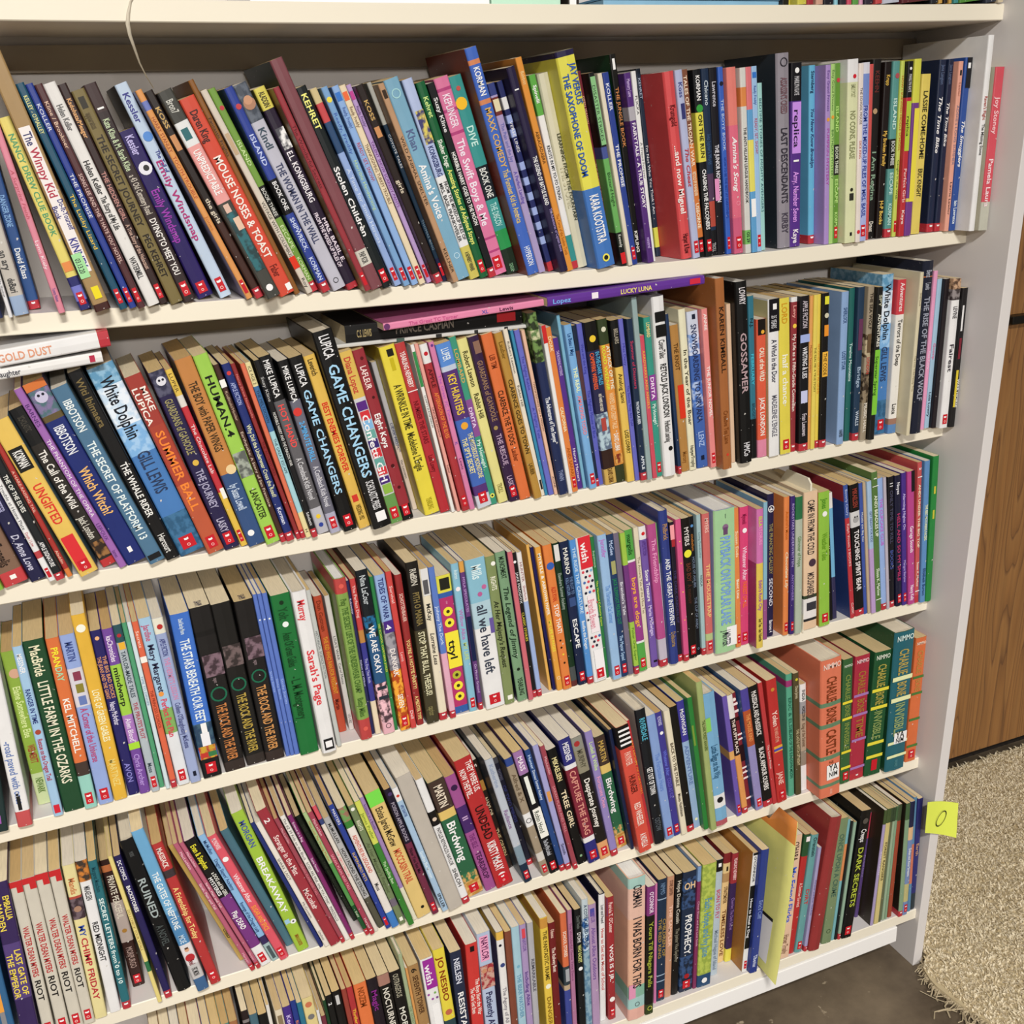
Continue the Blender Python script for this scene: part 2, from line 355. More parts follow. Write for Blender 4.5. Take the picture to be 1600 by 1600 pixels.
# ================================================================ BOOKS
PAPER = ['cfb587', 'dbc8a0', 'e4d6b6', 'c6a671', 'dfd7c6', 'd2bb8c', 'd6bb86', 'e6e2da']
def dark(h, f=0.7):
    h = h.strip('#')
    if len(h) == 3: h = ''.join(c*2 for c in h)
    return ''.join('%02x' % int(int(h[i:i+2], 16)*f) for i in (0, 2, 4))
def make_book(w, h, d, spec, rnd, lying=False):
    """w thickness, h height, d depth; local x across the spine, y into the shelf, z up; origin at the spine's lower left."""
    hard = spec['hard']; col, side = spec['col'], spec['side']
    name = 'hardcover_book' if hard else ('thin_paperback' if w < 0.0078 else 'paperback_book')
    root = bpy.data.objects.new(name, None); root.empty_display_size = .01; COL.objects.link(root)
    r = min(0.0014, w*.28); c = 0.0016 if hard else 0.0005; c = min(c, w*.2)
    bow = 0.0022 if hard and w > .012 else (0.0006 if w > .008 else 0)
    def loop(o):
        x0, x1 = o, w-o; P = [(x0, d), (x0, r+bow)]
        P += [(x0+(r-o)*.3, bow+o+r*.3), (x0+(r-o)*1.0, bow*.6+o)]
        if w > .008: P += [(w*.5, o)]
        P += [(x1-(r-o)*1.0, bow*.6+o), (x1-(r-o)*.3, bow+o+r*.3), (x1, r+bow), (x1, d)]
        return P
    A, B = loop(0), loop(c); n = len(A)
    cuts = sorted({0.0, 1.0} | {t for b in spec['bands']+spec.get('sb', []) for t in b[:2]})
    mats = []; 
    def mi(hx, g=.4):
        mm = mat(hx, g)
        if mm not in mats: mats.append(mm)
        return mats.index(mm)
    V = []; F = []; M = []
    zs = [h*(1-t) for t in cuts][::-1]; ts = cuts[::-1]
    for z in zs: V += [(x, y, z) for x, y in A]+[(x, y, z) for x, y in B]
    for k in range(len(zs)-1):
        tm = (ts[k]+ts[k+1])/2; hx = col; hs = side
        for b in spec['bands']:
            if b[0] <= tm <= b[1]:
                hx = b[2]
                if side == col or b[3]: hs = b[2]
        for b in spec.get('sb', []):
            if b[0] <= tm <= b[1]: hs = b[2]
        a0, a1 = k*2*n, (k+1)*2*n
        for j in range(n-1):
            sidef = j in (0, n-2)
            F.append((a0+j, a0+j+1, a1+j+1, a1+j)); M.append(mi(hs if sidef else hx))
            F.append((a0+n+j+1, a0+n+j, a1+n+j, a1+n+j+1)); M.append(mi('e8e4da' if not hard else 'f0ece4'))
        for j in (0, n-1):
            q = (a0+j, a1+j, a1+n+j, a0+n+j); F.append(q if j == 0 else q[::-1]); M.append(mi(hs))
    for base, top in ((0, False), ((len(zs)-1)*2*n, True)):
        for j in range(n-1):
            q = (base+j, base+n+j, base+n+j+1, base+j+1); F.append(q[::-1] if top else q); M.append(mi(side))
    cov = mesh_obj('cover', V, F, M, mats, root)
    ins = 0.003 if hard else 0.0
    pv, pf = box(c+.0001, w-c-.0001, c+bow*.6+.0006, d-ins-.0006, ins+.0002, h-ins-.0002)
    # slightly wavy top of the page block
    pm = mat(spec.get('paper') or rnd.choice(PAPER[:7] if not hard else ['e9e6e0', 'd9cfba']), 0.85, 'paper')
    mesh_obj('page_block', pv, pf, None, [pm], root)
    P = Print(); y0 = -0.00025; fz = lambda t: h*(1-t)
    yi = y0
    for it in spec['items']:
        k = it[0]; yi -= 0.000045
        if k == 'q': P.quad(w*it[3], w*it[4], fz(it[2]), fz(it[1]), yi, it[5])
        elif k == 'c': P.disc(w*it[2], fz(it[1]), w*it[3], yi, it[4])
        elif k == 'r': P.disc(w*it[2], fz(it[1]), w*it[3], yi, it[4], r0=w*it[3]*.78)
        elif k == 'H':
            fw = .42 if it[4] in ('YA', 'NIM') else .84
            nat = sum(glyph(c_, True)[0] for c_ in it[4]); ht = w*fw/nat*.72*1.35
            P.text(it[4], w*(.6 if fw < .5 else .5)-w*fw/2, fz(it[1])-h*0.012, w*fw, ht, yi, it[3], horiz=True)
        elif k == 'P':
            TP = Print(); TP.text(it[4], 0, 0, w*.62, w*.34, 0, it[3], bold=False)
            to = mesh_obj('handwriting', [(w*.5+b_, d*float(it[1])+.003-(-a_), h+.0004) for b_, _, a_ in TP.V], TP.F, TP.M, TP.mats, root)
        elif k in 'tTI':
            t0, t1, hx, body = it[1:5]; lane = 0
            while body[0] in '<>': lane += 1 if body[0] == '>' else -1; body = body[1:]
            hh = w*(.5 if lane == 0 else .34); hh = min(hh, h*.075)
            P.text(body, w*.5+lane*w*.23, fz(t0), h*(t1-t0), hh, yi, hx, bold=(w*.5 > .0035), slant=.25 if k == 'I' else 0)
    def mark(t0, t1, x0, x1, frame=True):
        if frame: P.quad(w*x0, w*x1, fz(t1), fz(t0), yi-.00004, 'c8202e')
        ww = w*(x1-x0); cx = w*(x0+x1)/2; zc = fz(t0)-h*(t1-t0)*.28; s = min(ww*.28, h*.009)
        for sg in (-1, 1):
            k = len(P.V); P.V += [(cx, yi-.0001, zc-s*.7), (cx+sg*s*1.15, yi-.0001, zc-s*.4), (cx+sg*s*1.15, yi-.0001, zc+s*.75), (cx, yi-.0001, zc+s*.45)]
            P.F.append((k, k+1, k+2, k+3) if sg > 0 else (k+3, k+2, k+1, k)); P.M.append(P.m('f6f2f0'))
        if frame and w > .006:
            zc2 = fz(t0)-h*(t1-t0)*.74; P.disc(cx, zc2, s*.9, yi-.0001, 'f3c9c4', r0=s*.55, n=10)
    if 's' in spec['flags']: mark(.905, .972, .22, .78)
    if 'S' in spec['flags']: mark(.95, 1.0, .5-.36, .5+.36, False)
    if P.V:
        o = mesh_obj('spine_print', P.V, P.F, P.M, P.mats, root)
    return root, name
def cname(hx):
    r, g, b = [int((hx if len(hx) == 6 else ''.join(c*2 for c in hx))[i:i+2], 16)/255 for i in (0, 2, 4)]
    mx, mn = max(r, g, b), min(r, g, b); v = mx; s = 0 if mx == 0 else (mx-mn)/mx
    if v < .17: return 'black'
    if s < .13: return 'white' if v > .87 else 'light grey' if v > .68 else 'grey' if v > .35 else 'dark grey'
    import colorsys
    hu = colorsys.rgb_to_hsv(r, g, b)[0]*360
    if hu < 18 or hu >= 342: n = 'red' if s > .5 else 'pink'
    elif hu < 42: n = 'orange' if (s > .6 and v > .75) else ('tan' if v > .6 else 'brown')
    elif hu < 68: n = 'yellow' if s > .45 and v > .6 else ('cream' if v > .75 else 'olive')
    elif hu < 160: n = 'green'
    elif hu < 195: n = 'teal'
    elif hu < 248: n = 'blue'
    elif hu < 292: n = 'purple'
    else: n = 'magenta' if s > .5 else 'pink'
    if n in ('tan', 'cream', 'brown', 'olive', 'pink', 'magenta', 'orange', 'yellow'): return n
    if n == 'red' and v < .55: return 'maroon'
    return ('navy' if n == 'blue' and v < .5 else 'dark '+n) if v < .5 else ('light '+n if s < .42 and v > .6 else n)
ROWS = ['uppermost shelf', 'first full shelf', 'second shelf', 'third shelf', 'fourth shelf', 'lowest shelf']
BOOKS = [[] for _ in range(6)]
def parse(row, text):
    ox, oy, sc = 0, 0, 1
    for ln in text.strip().split('\n'):
        ln = ln.strip()
        if not ln or ln[0] == '#': continue
        if ln[0] == '@': ox, oy, sc = [float(x) for x in ln[1:].split()]; continue
        f = [x.strip() for x in ln.split('|')]
        nums = f[0].split(); cf = f[1].split(); cc = cf[0].split('/'); fl = cf[1] if len(cf) > 1 else ''
        def full(hx): return ''.join(c*2 for c in hx) if len(hx) == 3 else hx
        sp = dict(col=full(cc[0]), side=full(cc[1]) if len(cc) > 1 else full(cc[0]), flags=fl, hard='h' in fl, bands=[], items=[], title=None, row=row, label=None)
        def hsv(hx):
            import colorsys
            return colorsys.rgb_to_hsv(*[int(hx[i:i+2], 16)/255 for i in (0, 2, 4)])
        ha, hb = hsv(sp['col']), hsv(sp['side'])
        if ha[1] > .2 and hb[1] > .2 and min(abs(ha[0]-hb[0]), 1-abs(ha[0]-hb[0])) < .09: sp['side'] = sp['col']
        if ha[1] < .2 and hb[1] < .3 and ha[2] > .6 and hb[2] > .45: sp['side'] = sp['col']
        if nums[0][0] == '~':
            s = float(nums[0][1:]); xt, yt, w = [float(x) for x in nums[1:4]]
            sp['B'] = None; sp['slope'] = s
        else:
            xb, yb, xt, yt, w = [float(x) for x in nums]; sp['B'] = (ox+xb/sc, oy+yb/sc)
        sp['T'] = (ox+xt/sc, oy+yt/sc); sp['w'] = w/sc
        for it in (f[2].split(';') if len(f) > 2 else []):
            it = it.strip()
            if not it: continue
            k = it[0]; a = it.split(None, 5 if k == 'q' else 4)
            if k in 'bB': sp['bands'].append((float(a[1]), float(a[2]), full(a[3]), k == 'B'))
            elif k == 's': sp.setdefault('sb', []).append((float(a[1]), float(a[2]), full(a[3])))
            elif k == 'q': sp['items'].append(('q', *[float(x) for x in a[1:5]], full(a[5])))
            elif k in 'cr': sp['items'].append((k, float(a[1]), float(a[2]), float(a[3]), full(a[4])))
            elif k in 'tTIHP':
                a = it.split(None, 4)
                sp['items'].append((k, float(a[1]), float(a[2]), full(a[3]), a[4]))
                if k == 'T' or (k == 'I' and a[4][0] != '-'):
                    sp['title'] = a[4].strip('<>')
        if 'S' in fl: sp['bands'].append((.95, 1, 'c8283a', True))
        if len(f) > 3 and f[3]: sp['label'] = f[3]
        BOOKS[row].append(sp)
def pix(p):
    d = p-CPOS; z = d.dot(CFW); return 800+CF*d.dot(CR)/z, 800-CF*d.dot(CU)/z
def place(row, sp, prev, rnd):
    zb = ZB[row]+TH; yf = YF[row]
    if sp['B'] is None:
        xt, yt = sp['T']; s = sp['slope']; yb = yt+200
        for _ in range(25):
            xb = xt+s*(yb-yt); X = on_y(xb, yb, yf+.004).x
            # pixel row where this column meets the shelf top
            z = on_y(xb, yb, yf+.004).z; e = z-(zb+sag(row, X)); yb += e*1000
        sp['B'] = (xb, yb)
    bx, by = sp['B']; z = zb
    for _ in range(4):
        P = on_z(bx, by, z); z = zb+sag(row, P.x)
    lo, hi = yf-0.034, yf+0.050
    if not lo < P.y < hi or P.y != P.y:
        y = min(max(P.y, lo), hi)
        if (P.y-CPOS.y) < 0: y = lo
        P = on_y(bx, by, y); P.z = zb+sag(row, P.x)
    T = on_y(*sp['T'], P.y)
    dx, dz = T.x-P.x, T.z-P.z
    lean = math.atan2(dx, dz); h = math.hypot(dx, dz)
    ax = Vector((math.cos(lean), 0, -math.sin(lean))); th = sp['w']/1200
    for _ in range(6):
        e = sp['w']-(pix(P+ax*th)[0]-pix(P)[0]); th += e/1200
    th = max(.0022, th)
    return dict(x=P.x, y=P.y, z=P.z, lean=lean, h=h, w=th)
def build_row(row):
    L = BOOKS[row]; rnd = random.Random(row*11+5); G = []
    for sp in L: G.append(place(row, sp, None, rnd))
    # keep neighbours apart: the right face of one stays left of the next one's left face; small gaps close
    for i in range(len(G)-1):
        a, b = G[i], G[i+1]
        ca = math.cos(a['lean'])
        lx = lambda g, z: g['x']+math.tan(g['lean'])*z
        zt = min(a['h'], b['h'])*.98
        gap = min(lx(b, 0)-lx(a, 0), lx(b, zt)-lx(a, zt))*ca-0.0002
        w0 = a['w']
        if gap < w0: a['w'] = max(gap, w0*.72)
        elif gap < w0*1.22: a['w'] = gap
        wx = a['w']/ca+0.0002
        e = lx(a, 0)+wx-lx(b, 0); keep = lx(b, b['h'])
        if e > 1e-6: b['x'] += e; b['lean'] = math.atan2(keep-b['x'], b['h'])
        e = lx(a, zt)+wx-lx(b, zt)
        if e > 1e-6: b['lean'] = math.atan2(math.tan(b['lean'])*zt+e, zt)
    if row:
        def xr(g, z): return g['x']+math.tan(g['lean'])*z+g['w']/math.cos(g['lean'])
        def xl(g, z): return g['x']+math.tan(g['lean'])*z
        for k in range(len(G)-1, max(0, len(G)-40), -1):
            g = G[k]
            if k == len(G)-1: e = max(xr(g, 0), xr(g, g['h']))+.0006
            else:
                zt = min(g['h'], G[k+1]['h']); e = max(xr(g, 0)-xl(G[k+1], 0), xr(g, zt)-xl(G[k+1], zt))+.00015
            if e > 0:
                if k < len(G)-1 and g['w'] > .004: q = min(e, g['w']*.04); g['w'] -= q; e -= q
                g['x'] -= e
    for sp, g in zip(L, G):
        if row > 0:
            lim = ZB[row-1]+sag(row-1, g['x'])-g['z']-.0015
            hm = (lim-g['w']*abs(math.sin(g['lean'])))/math.cos(g['lean'])
            if g['h'] > hm: g['h'] = hm
    out = []
    for i, (sp, g) in enumerate(zip(L, G)):
        d = min(max(.068, g['h']*.66), .150)
        room = YB-.008-g['y']; d = min(d*(1 if not sp['hard'] else 1.03), room)
        root, name = make_book(g['w'], g['h'], d, sp, rnd)
        ax = g['lean']
        x, z = g['x'], g['z']
        if ax > 0: # leaning right rests on its lower right corner
            z = z+math.sin(ax)*g['w']
        z += max(0, sag(row, x+g['w'])-sag(row, x))+.0005; root.location = (x, g['y'], z); root.rotation_euler = (0, ax, 0)
        sp['name'] = name; sp['root'] = root; sp['th'] = g['w']
        out.append(sp)
    # labels
    ti = {}
    for sp in out:
        if sp['title']: ti.setdefault(sp['title'].lower(), []).append(sp)
    ORD = ['first', 'second', 'third', 'fourth', 'fifth', 'sixth', 'seventh', 'eighth', 'ninth', 'tenth', 'eleventh', 'twelfth', 'thirteenth', 'fourteenth', 'fifteenth', 'sixteenth']
    def short(t): 
        return ' '.join(t.split()[:6])
    wn = {'hardcover_book': 'hardcover', 'thin_paperback': 'slim paperback', 'paperback_book': 'paperback'}
    for i, sp in enumerate(out):
        c = cname(sp['col']); kind = wn[sp['name']]
        if sp['label']: lab = sp['label']
        elif sp['title']:
            same = ti[sp['title'].lower()]; t = short(sp['title'])
            if len(same) == 1: lab = "%s %s lettered '%s' on the %s" % (c, kind, t, ROWS[row])
            else: lab = "%s %s '%s', %s of %d alike from the left, %s" % (c, kind, ' '.join(t.split()[:4]), ORD[same.index(sp)], len(same), ROWS[row])
        else:
            ref = None
            for dd in range(1, 16):
                for sg, wd in ((-1, 'right of'), (1, 'left of')):
                    j = i+sg*dd
                    if 0 <= j < len(out) and out[j]['title'] and len(ti[out[j]['title'].lower()]) == 1: ref = (out[j], dd, wd); break
                if ref: break
            if ref:
                t = ' '.join(ref[0]['title'].split()[:4]); pos = 'just' if ref[1] == 1 else ORD[ref[1]-1]
                lab = "%s %s %s %s '%s', %s" % (c, kind, pos, ref[2], t, ROWS[row])
            else: lab = '%s %s, %s from the left, %s' % (c, kind, ORD[min(i, 15)], ROWS[row])
        tag(sp['root'], lab, 'book', 'books on the %s' % ROWS[row])
def lying(name_label, col, pts, y, depth, spec_items, row, flags='', title_up=False, side=None):
    """a book lying flat: pts = lower-left, lower-right, upper-left pixels of its spine face."""
    a, b, c = [on_y(*p, y) for p in pts]
    L = (b-a).length; ang = math.atan2(b.z-a.z, b.x-a.x); nrm = Vector((-math.sin(ang), 0, math.cos(ang)))
    w = (c-a).dot(nrm)
    depth = min(depth, YB-.009-y)
    sp = dict(col=col, side=side or col, flags=flags, hard='h' in flags, bands=[], items=[], row=row)
    for it in spec_items:
        (sp['bands'] if it[0] == 'b' else sp['items']).append(it[1:] + (False,) if it[0] == 'b' else it)
    root, nm = make_book(w, L, depth, sp, random.Random(3))
    # local z (height, top) runs to the left end, local x (thickness) up
    root.matrix_world = Matrix(((nrm.x, 0, -math.cos(ang), b.x), (0, 1, 0, y), (nrm.z, 0, -math.sin(ang), b.z), (0, 0, 0, 1)))
    tag(root, name_label, 'book', 'books lying flat on the second shelf')
    return root
